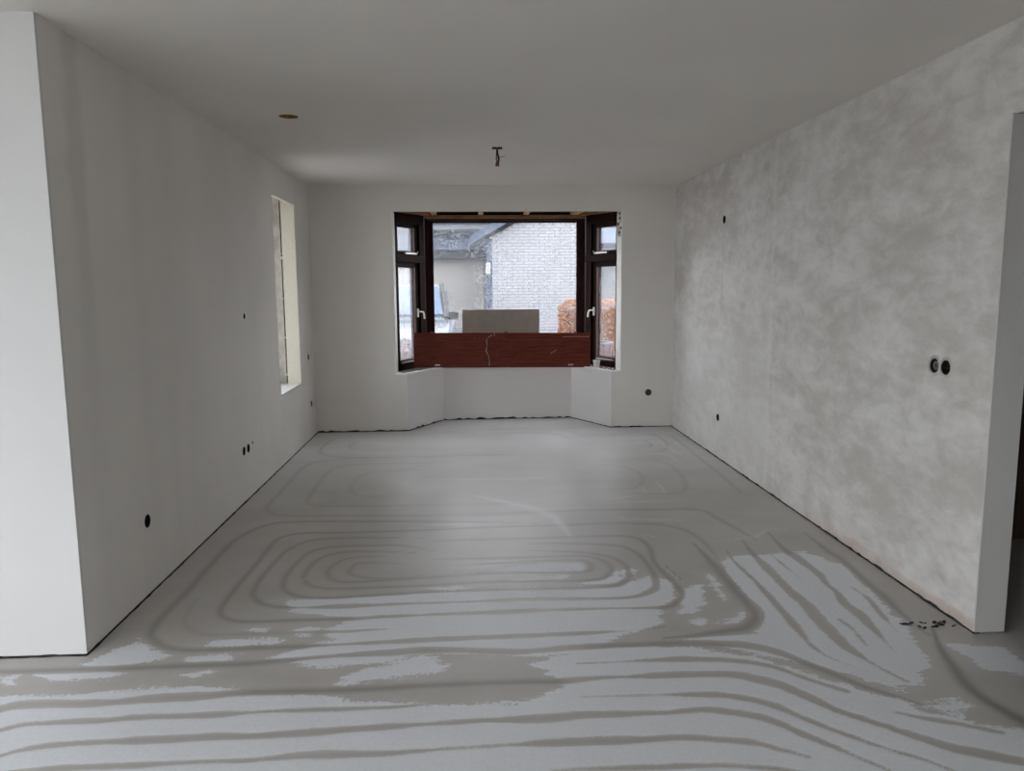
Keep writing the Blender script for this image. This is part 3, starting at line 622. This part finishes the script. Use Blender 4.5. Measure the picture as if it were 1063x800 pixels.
fw = empty('window_1', (.435, 9.06, 0)); tag(fw, 'large dark framed front window of the bay, misted with droplets', 'window', kind='structure')
MB().box((-.935,0,.62),(-.862,.10,2.40)).box((.868,0,.62),(.935,.10,2.40)).box((-.935,0,.62),(.935,.10,.74)).box((-.935,0,2.292),(.935,.10,2.40)).build('frame', M_FRAME, fw)
MB().box((-.875,.045,.73),(.88,.053,2.30)).build('pane', M_GLASS, fw)
for x, y, a in ((-.475, 9.045, .53), (1.345, 9.045, -.53)):
    mt = Matrix.Translation((x-.435, y-9.06, 0)) @ Matrix.Rotation(a, 4, 'Z')
    MB().box((-.055, -.05, .62), (.055, .10, 2.40), mt).build('corner_post', M_FRAME, fw, bevel=.012)

# roof void of the bay: joists, back beam, deck, outside fascia
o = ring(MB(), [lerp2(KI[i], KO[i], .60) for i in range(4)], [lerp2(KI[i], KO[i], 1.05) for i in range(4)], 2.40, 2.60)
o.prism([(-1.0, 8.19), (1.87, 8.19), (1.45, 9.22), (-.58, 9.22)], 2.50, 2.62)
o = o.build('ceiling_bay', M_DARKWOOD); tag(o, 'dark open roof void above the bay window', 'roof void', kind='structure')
o = MB().box((-.50, 8.90, 2.330), (1.37, 9.02, 2.364)).build('roof_beam', M_OLDWOOD)
MB().box((-.50, 8.985, 2.306), (1.37, 9.03, 2.330)).build('packing_strip', M_DARKWOOD, o)
tag(o, 'brown timber beam along the head of the front window', 'beam')
for i, (x0, x1, lab) in enumerate(((-.40, -.385, 'raw pine joist above the left end of the bay window'), (.135, .155, 'raw pine joist in the bay head, second from the left'),
                                   (.665, .675, 'raw pine joist in the bay head, third from the left'), (1.27, 1.235, 'raw pine joist above the right end of the bay window'))):
    j = MB(); wd = .028 if i < 3 else .042
    j.v = [(x0-wd, 8.19, 2.366), (x0+wd, 8.189, 2.366), (x1+wd, 9.0, 2.366), (x1-wd, 9.0, 2.366)]; j.v += [(x, y, 2.44) for x, y, z in j.v]
    j.f = [(0,3,2,1),(4,5,6,7),(0,1,5,4),(1,2,6,5),(2,3,7,6),(3,0,4,7)]
    tag(j.build('roof_joist', M_PINE), lab, 'joist', 'pine joists in the bay head')
for A, B, lab in (((-.76, 8.40), (-.46, 8.90), 'rough brown batten along the head of the left side window'), ((1.62, 8.40), (1.32, 8.90), 'rough brown batten along the head of the right side window')):
    d = (Vector(B)-Vector(A)); L = d.length
    b_ = MB().box((0, -.035, -.03), (L, .035, .03)).build('head_batten', M_OLDWOOD, bevel=.003)
    b_.location = (A[0], A[1], 2.385); b_.rotation_euler = (0, 0, math.atan2(d.y, d.x)); tag(b_, lab, 'batten', 'battens over the side windows')
for A, B, lab in (((-.79, 8.24), (-.42, 8.24), 'splintered brown timber at the left end of the bay head'), ((1.30, 8.24), (1.64, 8.24), 'splintered brown timber at the right end of the bay head')):
    d = (Vector(B)-Vector(A)); b_ = MB().box((0, -.03, -.02), (d.length, .03, .02)).build('timber_scrap', M_OLDWOOD, bevel=.003)
    b_.location = (A[0], A[1], 2.395); b_.rotation_euler = (0, 0, 0); tag(b_, lab, 'timber')

# ------------------------------------------------------------------ slit window glazing (set in the outer leaf)
o = empty('window_4', (XL-.30, (WY0+WY1)/2, 0)); tag(o, 'narrow tall slit window in the left wall', 'window', kind='structure')
hw = (WY1-WY0)/2
MB().box((-.05,-hw,WZ0),(.02,-hw+.05,WZ1)).box((-.05,hw-.05,WZ0),(.02,hw,WZ1)).box((-.05,-hw,WZ0),(.02,hw,WZ0+.05)).box((-.05,-hw,WZ1-.05),(.02,hw,WZ1)).build('frame', M_FRAME, o)
MB().box((-.02,-hw+.04,WZ0+.04),(-.012,hw-.04,WZ1-.04)).build('pane', M_CLEAR, o)

# ------------------------------------------------------------------ boards standing in the bay
def mahog():
    m, nt, b = new_mat('varnished_mahogany'); p = opos(nt)
    g = tex_noise(nt, vscale(nt, p, (1.2, 10, 10)), 4, 6, .65, .7)
    c = mixc(nt, ramp(nt, g, .3, .7), (0.085, 0.016, 0.010), (0.165, 0.034, 0.020))
    sp = tex_noise(nt, p, 26, 2, .5); c = mixc(nt, ramp(nt, sp, .745, .77), c, (.55, .50, .46))   # plaster splashes
    nt.links.new(c, b.inputs['Base Color']); b.inputs['Roughness'].default_value = .5; b.inputs['Specular IOR Level'].default_value = .15; bump(nt, b, g, .1, .002)
    return m
M_MAHOG = mahog()
o = empty('mahogany_plank', (.375, 8.60, .632)); o.rotation_euler = (math.radians(-4), math.radians(.6), 0)
tag(o, 'wide dark red mahogany plank on edge across the bay', 'plank')
MB().box((-1.005, 0, 0), (1.005, .03, .395)).build('board', M_MAHOG, o, bevel=.003)
for x in (-.74, .78): MB().box((x-.03, -.004, .022), (x+.03, .001, .038)).build('label_strip', M_METAL, o)
for x in (-.80, .04, .83): MB().box((x-.022, .004, .393), (x+.022, .026, .406)).build('bracket', M_OLDWOOD, o, bevel=.002)
random.seed(5)
pts = [(-.12, -.0005, .37), (-.17, -.0005, .34), (-.185, -.0005, .30), (-.175, -.0005, .25), (-.19, -.0005, .19), (-.16, -.0005, .13), (-.15, -.0005, .06), (-.155, -.0005, .02)]
M_SPLASH = simple('plaster_drip', (.42, .38, .35), .8)
MB().tube(pts, [.004, .002, .004, .0015, .005, .002, .003, .004], 5).build('plaster_drip', M_SPLASH, o)
for x, z in ((-.10, .385), (-.10, .36), (.55, .155), (.575, .17), (.60, .185)): MB().tube([(x, -.0005, z), (x+.012, -.0005, z+.018)], .0025, 5).build('plaster_drip', M_SPLASH, o)
MB().tube([(.69, -.0005, .348), (.85, -.0005, .352), (.99, -.0005, .350)], .0022, 5).build('scratch', M_SPLASH, o)
o = MB().box((-.455, 0, 0), (.455, .018, .652)).build('fibre_panel', simple('grey_brown_fibreboard', (.34, .295, .26), .8, noise=.06, nscale=12), bevel=.002)
o.location = (.375, 8.955, .627); o.rotation_euler = (math.radians(-3), 0, 0); tag(o, 'grey-brown board leaning upright on the window behind the plank', 'board')
o = MB().box((-.43, 8.80, .626), (-.06, 8.89, .655)).build('timber_offcut', M_PINE, bevel=.003); tag(o, 'light timber offcut lying on the ledge under the plank', 'offcut')
o = empty('plastic_cup', (1.43, 8.46, .626)); tag(o, 'small white tapered cup on the ledge beside the plank', 'cup')
MB().lathe([(.001, 0), (.028, 0), (.040, .085), (.037, .085), (.026, .004), (.001, .004)], 16).build('cup_wall', M_HANDLE, o, smooth=False)
MB().lathe([(.037, .083), (.042, .083), (.042, .089), (.037, .089), (.037, .083)], 16).build('rim', M_HANDLE, o)
for i, (x, y, s) in enumerate(((1.50, 8.40, .016), (1.53, 8.35, .011), (1.555, 8.37, .014), (1.585, 8.33, .009), (1.60, 8.38, .012), (1.46, 8.50, .012))):
    m_ = MB().lathe([(.001, -.5), (.8, -.4), (1.0, .1), (.55, .7), (.001, .8)], 6).build('rubble_crumb', M_SILLW if i % 2 else M_RENDER)
    m_.scale = (s, s*.8, s*.7); m_.location = (x, y, .626 + s*.35); m_.rotation_euler = (0, 0, i*1.1)
    tag(m_, 'pale plaster crumb on the right end of the ledge', 'rubble', 'plaster crumbs on the ledge')

# ------------------------------------------------------------------ open electrical boxes
def socket_box(loc, axis, r, label, ring_=False, red=False, cable=True, group='open socket boxes'):
    o = empty('socket_box', loc); tag(o, label, 'socket box', group)
    R_ = {'+x': Matrix.Rotation(math.pi/2, 4, 'Y'), '-x': Matrix.Rotation(-math.pi/2, 4, 'Y'), '-y': Matrix.Rotation(math.pi/2, 4, 'X')}[axis]
    MB().lathe([(r*.99, .001), (r*.90, .001), (r*.88, -.044), (.0005, -.044)], 20, R_).build('cup', M_BLACK, o)
    if cable:
        for k in range(3):
            a = k*2.1+r*50; p = [Vector((.6*r*math.cos(a), .6*r*math.sin(a), -.042)), Vector((.5*r*math.cos(a), .5*r*math.sin(a), -.02)), Vector((.3*r*math.cos(a+.8), .3*r*math.sin(a+.8), -.008))]
            MB().tube([tuple(R_ @ q) for q in p], .0022, 6).build('wire', (M_COPPER if red else (M_GREYPL if k == 0 else M_BLACK)), o)
    if ring_:
        MB().lathe([(r*.58, -.006), (r*.46, -.006), (r*.46, -.03), (r*.58, -.03), (r*.58, -.006)], 16, R_).build('conduit_end', M_GREYPL, o)
    return o
LL = ['round black open socket box low on the left wall nearest the camera', 'left box of the open pair low on the left wall', 'right box of the open pair low on the left wall',
      'tiny hole beside the pair of boxes on the left wall', 'small dark switch hole at mid height of the left wall', 'open switch box between slit window and back corner', 'open socket box low in the back left corner']
for i, (y, z, r) in enumerate(HOLES_L): socket_box((XL, y, z), '+x', r, LL[i], red=(i == 2), cable=(r > .025), ring_=(i == 6))
RL = ['open box high on the right wall near the bay', 'open box low on the right wall near the bay', 'open box with a grey conduit end on the right wall', 'open box with reddish wire beside the doorway']
for i, (y, z, r) in enumerate(HOLES_R): socket_box((XR, y, z), '-x', r, RL[i], ring_=(i == 2), red=(i == 3))
socket_box((1.954, YB, .384), '-y', .036, 'round black open socket box on the back wall right of the bay', ring_=True)
# chipped plaster around the pair by the doorway
for y, z, r in HOLES_R[2:]:
    m_ = MB().lathe([(r*1.0, .0015), (r*1.35, .0008), (r*1.5, -.001)], 18, Matrix.Rotation(-math.pi/2, 4, 'Y'))
    c = m_.build('plaster_collar', M_RENDER); c.location = (XR, y, z); tag(c, 'rough plaster collar round the %s box by the doorway' % ('far' if y > 3.45 else 'near'), 'plaster collar', 'plaster collars on the right wall')

# ------------------------------------------------------------------ ceiling fittings
M_OCHRE = simple('ochre_cut_edge', (.30, .20, .055), .9, noise=.3, nscale=40)
o = empty('spot_hole', (-1.10, 4.95, H)); tag(o, 'round ochre-edged spot light hole cut in the ceiling', 'ceiling hole')
MB().lathe([(.0598, .0), (.0575, .0), (.0575, .06), (.0005, .06)], 28).build('cut_edge', M_OCHRE, o)
o = empty('ceiling_wire', (.232, 5.98, H)); tag(o, 'bare ceiling light point with dark wires and a red connector', 'light point')
MB().box((-.038, -.02, -.012), (-.004, .02, .0)).box((.004, -.02, -.012), (.038, .02, .0)).box((-.006, -.006, -.02), (.006, .006, 0)).build('ceiling_plate', M_BLACK, o, bevel=.002)
for k, (dx, dy) in enumerate(((-.006, 0), (.004, .004), (.008, -.003))):
    MB().tube([(dx*.3, dy*.3, -.01), (dx*.6, dy, -.04), (dx*1.6+.003, dy*1.5, -.085), (dx*.6+.004, dy, -.115)], .0045, 7).build('wire', M_BLACK, o)
MB().tube([(.008, 0, -.085), (.025, 0, -.072), (.062, 0, -.062)], .0022, 6).build('bare_wire', simple('yellow_green_wire', (.25, .23, .12), .5), o)
MB().box((-.013, -.011, -.140), (.015, .011, -.112)).build('connector', M_COPPER, o, bevel=.003)

# dark scraps of edge foam by the doorway
for i in range(16):
    x = 1.96+.0155*i; m_ = MB().lathe([(.001, -.5), (.9, -.3), (1, .2), (.4, .8), (.001, .9)], 6).build('foam_scrap', M_GAP)
    sc = .004+.008*random.random(); m_.scale = (sc*1.7, sc*.8, sc*.5); m_.location = (x, 3.15+.06*random.random(), .003); m_.rotation_euler = (0, 0, random.random()*3)
    tag(m_, 'dark scrap of edge foam on the screed by the doorway', 'foam scrap', 'dark foam scraps by the doorway')

# ------------------------------------------------------------------ outside
GZ = -0.12
def ground_mat(k=1.0):
    m, nt, b = new_mat('wet_paving'); p = gpos(nt)
    br = nd(nt, 'ShaderNodeTexBrick'); br.inputs['Scale'].default_value = 2.5; nt.links.new(p, br.inputs['Vector'])
    br.inputs['Color1'].default_value = (.20*k, .195*k, .19*k, 1); br.inputs['Color2'].default_value = (.24*k, .23*k, .225*k, 1); br.inputs['Mortar'].default_value = (.13*k, .13*k, .125*k, 1)
    nt.links.new(br.outputs[0], b.inputs['Base Color']); b.inputs['Roughness'].default_value = .6
    return m
o = MB().box((-40, -30, GZ-.2), (40, 9.25, GZ)).build('ground', ground_mat(1.5)); tag(o, 'pale paved garden ground around the house', 'ground', kind='structure')
o = MB().box((-40, 9.25, GZ-.2), (40, 45, GZ)).build('street', ground_mat(.42)); tag(o, 'dark wet paved street in front of the bay window', 'street', kind='structure')

M_BRICK = simple('white_painted_brick', (.285, .29, .305), .8, noise=.03, nscale=3)
M_JOINT = simple('grey_mortar', (.165, .17, .185), .9)
M_SLATE = simple('blue_grey_boarding', (.045, .062, .098), .6, noise=.05)
M_DKTILE = simple('dark_roof_tiles', (.022, .027, .037), .7, noise=.5, nscale=5, bumpk=.5)
M_BEIGE = simple('beige_garage_door', (.245, .235, .225), .6, noise=.03)
h_ = empty('white_house', (.49, 16, GZ)); tag(h_, 'white painted brick gable of the house across the street', 'house')
W_, Z0 = 2.15, 2.69                                      # eaves height above ground at the left corner
gable = MB(); poly = [(0, 0), (W_, 0), (W_, Z0+.57*W_), (0, Z0)]
gable.v = [(x, 0, z) for x, z in poly] + [(x, 2.2, z) for x, z in poly]
gable.f = [(0,1,2,3), (7,6,5,4), (0,4,5,1), (1,5,6,2), (2,6,7,3), (3,7,4,0)]
gw = gable.build('gable_wall', M_JOINT, h_)
bm_ = MB(); row = 0; z = .0
while z < Z0+.57*W_:
    x = -.11 if row % 2 else 0.0
    while x < W_:
        x0, x1 = max(x, 0)+.006, min(x+.22, W_)-.006
        if x1-x0 > .03 and z+.055 < Z0+.57*x0: bm_.box((x0, -.008-.004*random.random(), z+.006), (x1, .002, z+.0565))
        x += .22
    z += .0625; row += 1
br = bm_.build('brick_courses', M_BRICK, gw); br['kind'] = 'stuff'
rf = MB(); rf.v = [(-.45, -.25, Z0-.16), (W_+.0, -.25, Z0+.57*W_+.09), (W_, 2.25, Z0+.57*W_+.09), (-.45, 2.25, Z0-.16)]; rf.v += [(x, y, zz+.14) for x, y, zz in rf.v]
rf.f = [(0,3,2,1),(4,5,6,7),(0,1,5,4),(1,2,6,5),(2,3,7,6),(3,0,4,7)]
rf.build('roof', M_DKTILE, h_)
vb = MB(); vb.v = [(-.45, -.28, Z0-.17), (W_, -.28, Z0+.57*W_+.08), (W_, -.245, Z0+.57*W_+.08), (-.45, -.245, Z0-.17)]; vb.v += [(x, y, zz+.17) for x, y, zz in vb.v]
vb.f = rf.f; vb.build('verge_board', M_SLATE, h_)
MB().box((-.115, -.02, .0), (-.002, .10, Z0-.03)).build('corner_pilaster', M_SLATE, h_)
o = empty('wall_lamp', (.405, 15.94, 1.80)); tag(o, 'small white wall lamp on the corner of the white house', 'lamp')
MB().box((-.05, -.03, 0), (.05, .04, .24)).build('lamp_glass', simple('lamp_glass_white', (.30,.30,.29), .4), o, bevel=.015); MB().box((-.03, .03, .05), (.03, .055, .19)).build('lamp_bracket', M_METAL, o)
o = empty('wall_vent', (.80, 15.985, 2.18)); tag(o, 'small grey vent high on the white brick gable', 'vent')
MB().box((-.035, -.02, 0), (.035, .01, .14)).build('vent_frame', M_GREYPL, o, bevel=.004)
for k in range(3): MB().box((-.03, -.028, .02+k*.04), (.03, -.018, .04+k*.04)).build('vent_slat', M_GREYPL, o)

g_ = empty('garage', (-1.2, 19, GZ)); tag(g_, 'garage with a pale door and blue-grey fascia beside the white house', 'garage')
MB().box((-2.4, .12, 0), (1.75, 5.5, 3.1)).build('garage_wall', M_BEIGE, g_)
dr = MB().box((-1.6, .04, 0), (1.58, .10, 2.36)).build('garage_door', M_BEIGE, g_)
for k in range(22): MB().box((-1.58+k*.143, .03, .03), (-1.58+k*.143+.133, .045, 2.34)).build('door_board', M_BEIGE, dr)
MB().box((-2.4, -.25, 2.36), (1.75, .14, 2.56)).build('lintel_band', M_DKTILE, g_)
MB().box((-2.4, -.32, 2.56), (1.75, .14, 3.04)).build('fascia', M_SLATE, g_)
rf = MB(); rf.v = [(-2.4, -.5, 2.90), (3.2, -.5, 2.90), (3.2, 3.0, 4.4), (-2.4, 3.0, 4.4)]; rf.v += [(x, y, zz+.1) for x, y, zz in rf.v]; rf.f = vb.f
rf.build('roof', M_DKTILE, g_)
for k in range(8):
    t = k/8; MB().box((-2.4, -.52+t*3.4, 2.98+t*1.46), (3.2, -.40+t*3.4, 3.04+t*1.46)).build('tile_course', M_DKTILE, g_)

# grey house behind the hedge
g2 = empty('grey_house', (5.75, 19.5, GZ)); tag(g2, 'grey house beyond the hedge seen in the right side pane', 'house')
MB().box((-2.4, 0, 0), (1.2, 4, 2.7)).build('house_wall', simple('grey_render', (.09, .09, .095), .9, noise=.08, nscale=3), g2)
MB().box((-2.4, -.3, 2.5), (1.2, .0, 2.75)).build('gutter', M_SLATE, g2)
rf = MB(); rf.v = [(-2.7, -.3, 2.6), (1.5, -.3, 2.6), (1.5, 4, 6.2), (-2.7, 4, 6.2)]; rf.v += [(x, y, zz+.12) for x, y, zz in rf.v]; rf.f = [(0,3,2,1),(4,5,6,7),(0,1,5,4),(1,2,6,5),(2,3,7,6),(3,0,4,7)]
rf.build('roof', simple('wet_blue_grey_tiles', (.062, .08, .115), .9, noise=.12, nscale=6), g2)
for x in (-.9,):
    wq = MB().box((x-.6, -.03, .9), (x+.6, .02, 2.1)).build('house_window', M_GREYPL, g2); MB().box((x-.52, -.035, .98), (x+.52, -.028, 2.02)).build('house_pane', M_BLACK, wq)

# brown beech hedge
M_HEDGE = simple('russet_beech_leaves', (.30, .125, .060), .8, noise=.35, nscale=14)
M_HEDGE2 = simple('hedge_twigs', (.16, .085, .05), .95, noise=.3)
def hedge(name, x0, x1, y0, y1, z1, n, seed, mat, label):
    rr = random.Random(seed); h = empty(name, ((x0+x1)/2, (y0+y1)/2, GZ)); tag(h, label, 'hedge')
    cx, cy = (x1-x0)/2, (y1-y0)/2; zt = z1-GZ
    MB().box((-cx+.10, -cy+.06, .02), (cx-.10, cy-.06, zt-.14)).build('twig_core', M_HEDGE2, h, bevel=.05)
    mb = MB()
    for i in range(n):
        q = rr.random()
        if q < .50: p = (rr.uniform(-cx, cx), -cy+abs(rr.gauss(0, .05)), rr.uniform(0.02, zt))
        elif q < .7: p = (rr.uniform(-cx, cx), rr.uniform(-cy, cy), zt-abs(rr.gauss(0, .04)))
        else: p = ((-cx+abs(rr.gauss(0, .05)))*(1 if rr.random() < .6 else -1), rr.uniform(-cy, cy), rr.uniform(.02, zt))
        e = max(0, (abs(p[0])-(cx-.22))/.22); p = (p[0], p[1], min(p[2], zt-.16*e*e))
        s = rr.uniform(.012, .026); mt = Matrix.Translation(p) @ Matrix.Rotation(rr.uniform(0, 6.28), 4, 'Z') @ Matrix.Rotation(rr.uniform(-1.2, 1.2), 4, 'X') @ Matrix.Rotation(rr.uniform(-1.2, 1.2), 4, 'Y')
        k = len(mb.v)
        mb.v += [tuple(mt @ Vector(v)) for v in ((-s, 0, 0), (0, -s*.6, s*.15), (s*1.1, 0, 0), (0, s*.6, s*.15))]; mb.f.append((k, k+1, k+2, k+3))
    me = bpy.data.meshes.new('foliage'); me.from_pydata(mb.v, [], mb.f)
    f = link('foliage', me, mat, h); f['kind'] = 'stuff'
hedge('beech_hedge', 1.47, 4.2, 11.9, 12.6, 1.33, 16000, 1, M_HEDGE, 'russet brown beech hedge outside on the right')
hedge('low_shrub', -2.4, -.78, 11.0, 11.6, .78, 4000, 2, simple('dull_red_leaves', (.14, .085, .085), .85, noise=.4, nscale=14), 'low dull red hedge outside on the left')

# tall planter
M_POT = simple('burgundy_glaze', (.07, .018, .024), .35, noise=.1)
o = empty('planter', (1.86, 10.9, GZ)); tag(o, 'tall tapered burgundy planter with a white rim outside', 'planter')
MB().lathe([(.001, 0), (.12, 0), (.215, .84), (.19, .84), (.17, .76), (.001, .76)], 20).build('pot', M_POT, o, smooth=False)
MB().lathe([(.19, .84), (.225, .84), (.225, .862), (.19, .862), (.19, .84)], 20).build('rim', simple('rim_white', (.12,.12,.12), .4), o)
MB().lathe([(.001, .82), (.19, .82)], 20).build('soil', M_LEDGE, o)

# parked car facing the window
def car():
    M_BODY = simple('silver_white_paint', (.115, .13, .155), .3); M_CGLASS = simple('car_glass', (.05, .08, .135), .5); M_TYRE = simple('tyre_rubber', (.02, .02, .02), .9)
    c = empty('parked_car', (-1.14, 12.6, GZ)); tag(c, 'pale silver car parked nose towards the window', 'car')
    def loft(secs, mat, name, par):
        mb = MB(); n = len(secs[0])
        for s in secs: mb.v += s
        for i in range(len(secs)-1):
            for k in range(n): a = i*n+k; b = i*n+(k+1) % n; mb.f.append((a, b, b+n, a+n))
        mb.f += [tuple(range(n)), tuple((len(secs)-1)*n+k for k in reversed(range(n)))]
        return mb.build(name, mat, par, smooth=False)
    def rrect(y, w_, z0, z1, r=.12):
        pts = []
        for cx, cz, a0 in ((w_-r, z1-r, 0), (-w_+r, z1-r, 90), (-w_+r, z0+r, 180), (w_-r, z0+r, 270)):
            for k in range(4): a = math.radians(a0+30*k); pts.append((cx+r*math.cos(a), y, cz+r*math.sin(a)))
        return pts
    loft([rrect(0, .70, .32, .72), rrect(.12, .80, .26, .84), rrect(.5, .85, .22, .96), rrect(1.15, .86, .20, 1.08), rrect(3.6, .86, .20, 1.10), rrect(4.05, .82, .24, 1.0), rrect(4.2, .74, .34, .8)], M_BODY, 'body', c)
    loft([rrect(.95, .76, 1.00, 1.10, .04), rrect(1.35, .72, 1.0, 1.38, .1), rrect(1.75, .68, 1.0, 1.66, .14), rrect(2.3, .67, 1.0, 1.72, .16), rrect(3.3, .67, 1.0, 1.70, .16), rrect(3.8, .70, 1.0, 1.50, .12), rrect(4.02, .72, 1.0, 1.12, .05)], M_BODY, 'cabin', c)
    ws = MB(); ws.v = [(-.68, 1.03, 1.13), (.68, 1.03, 1.13), (.57, 1.69, 1.62), (-.57, 1.69, 1.62)]; ws.v += [(x, y-.04, z+.06) for x, y, z in ws.v]; ws.f = [(0,3,2,1),(4,5,6,7),(0,1,5,4),(1,2,6,5),(2,3,7,6),(3,0,4,7)]
    ws.build('windscreen', M_CGLASS, c)
    for s in (-1, 1):
        MB().tube([(s*.74, .95, 1.12), (s*.70, 1.30, 1.44), (s*.63, 1.68, 1.71)], .045, 8).build('pillar', M_BLACK, c)
        MB().box((min(s*.72, s*.95), 1.30, 1.08), (max(s*.72, s*.95), 1.38, 1.22)).build('mirror', M_TYRE, c, bevel=.02)
        MB().box((s*.62-.14, -.01, .62), (s*.62+.14, .12, .76)).build('headlight', M_GREYPL, c, bevel=.03)
        MB().box((s*.66-.01, 1.9, 1.16), (s*.66+.03, 3.5, 1.58)).build('side_window', M_CGLASS, c, bevel=.01)
        for y in (.75, 3.4):
            MB().lathe([(.05, -.10), (.30, -.10), (.32, -.06), (.32, .06), (.30, .10), (.05, .10)], 20, Matrix.Translation((s*.76, y, .32)) @ Matrix.Rotation(math.pi/2, 4, 'Y')).build('wheel', M_TYRE, c)
    MB().box((-.45, -.02, .36), (.45, .06, .54)).build('grille', M_BLACK, c, bevel=.02)
    MB().box((-.26, -.035, .42), (.26, -.015, .53)).build('number_plate', M_GREYPL, c)
car()
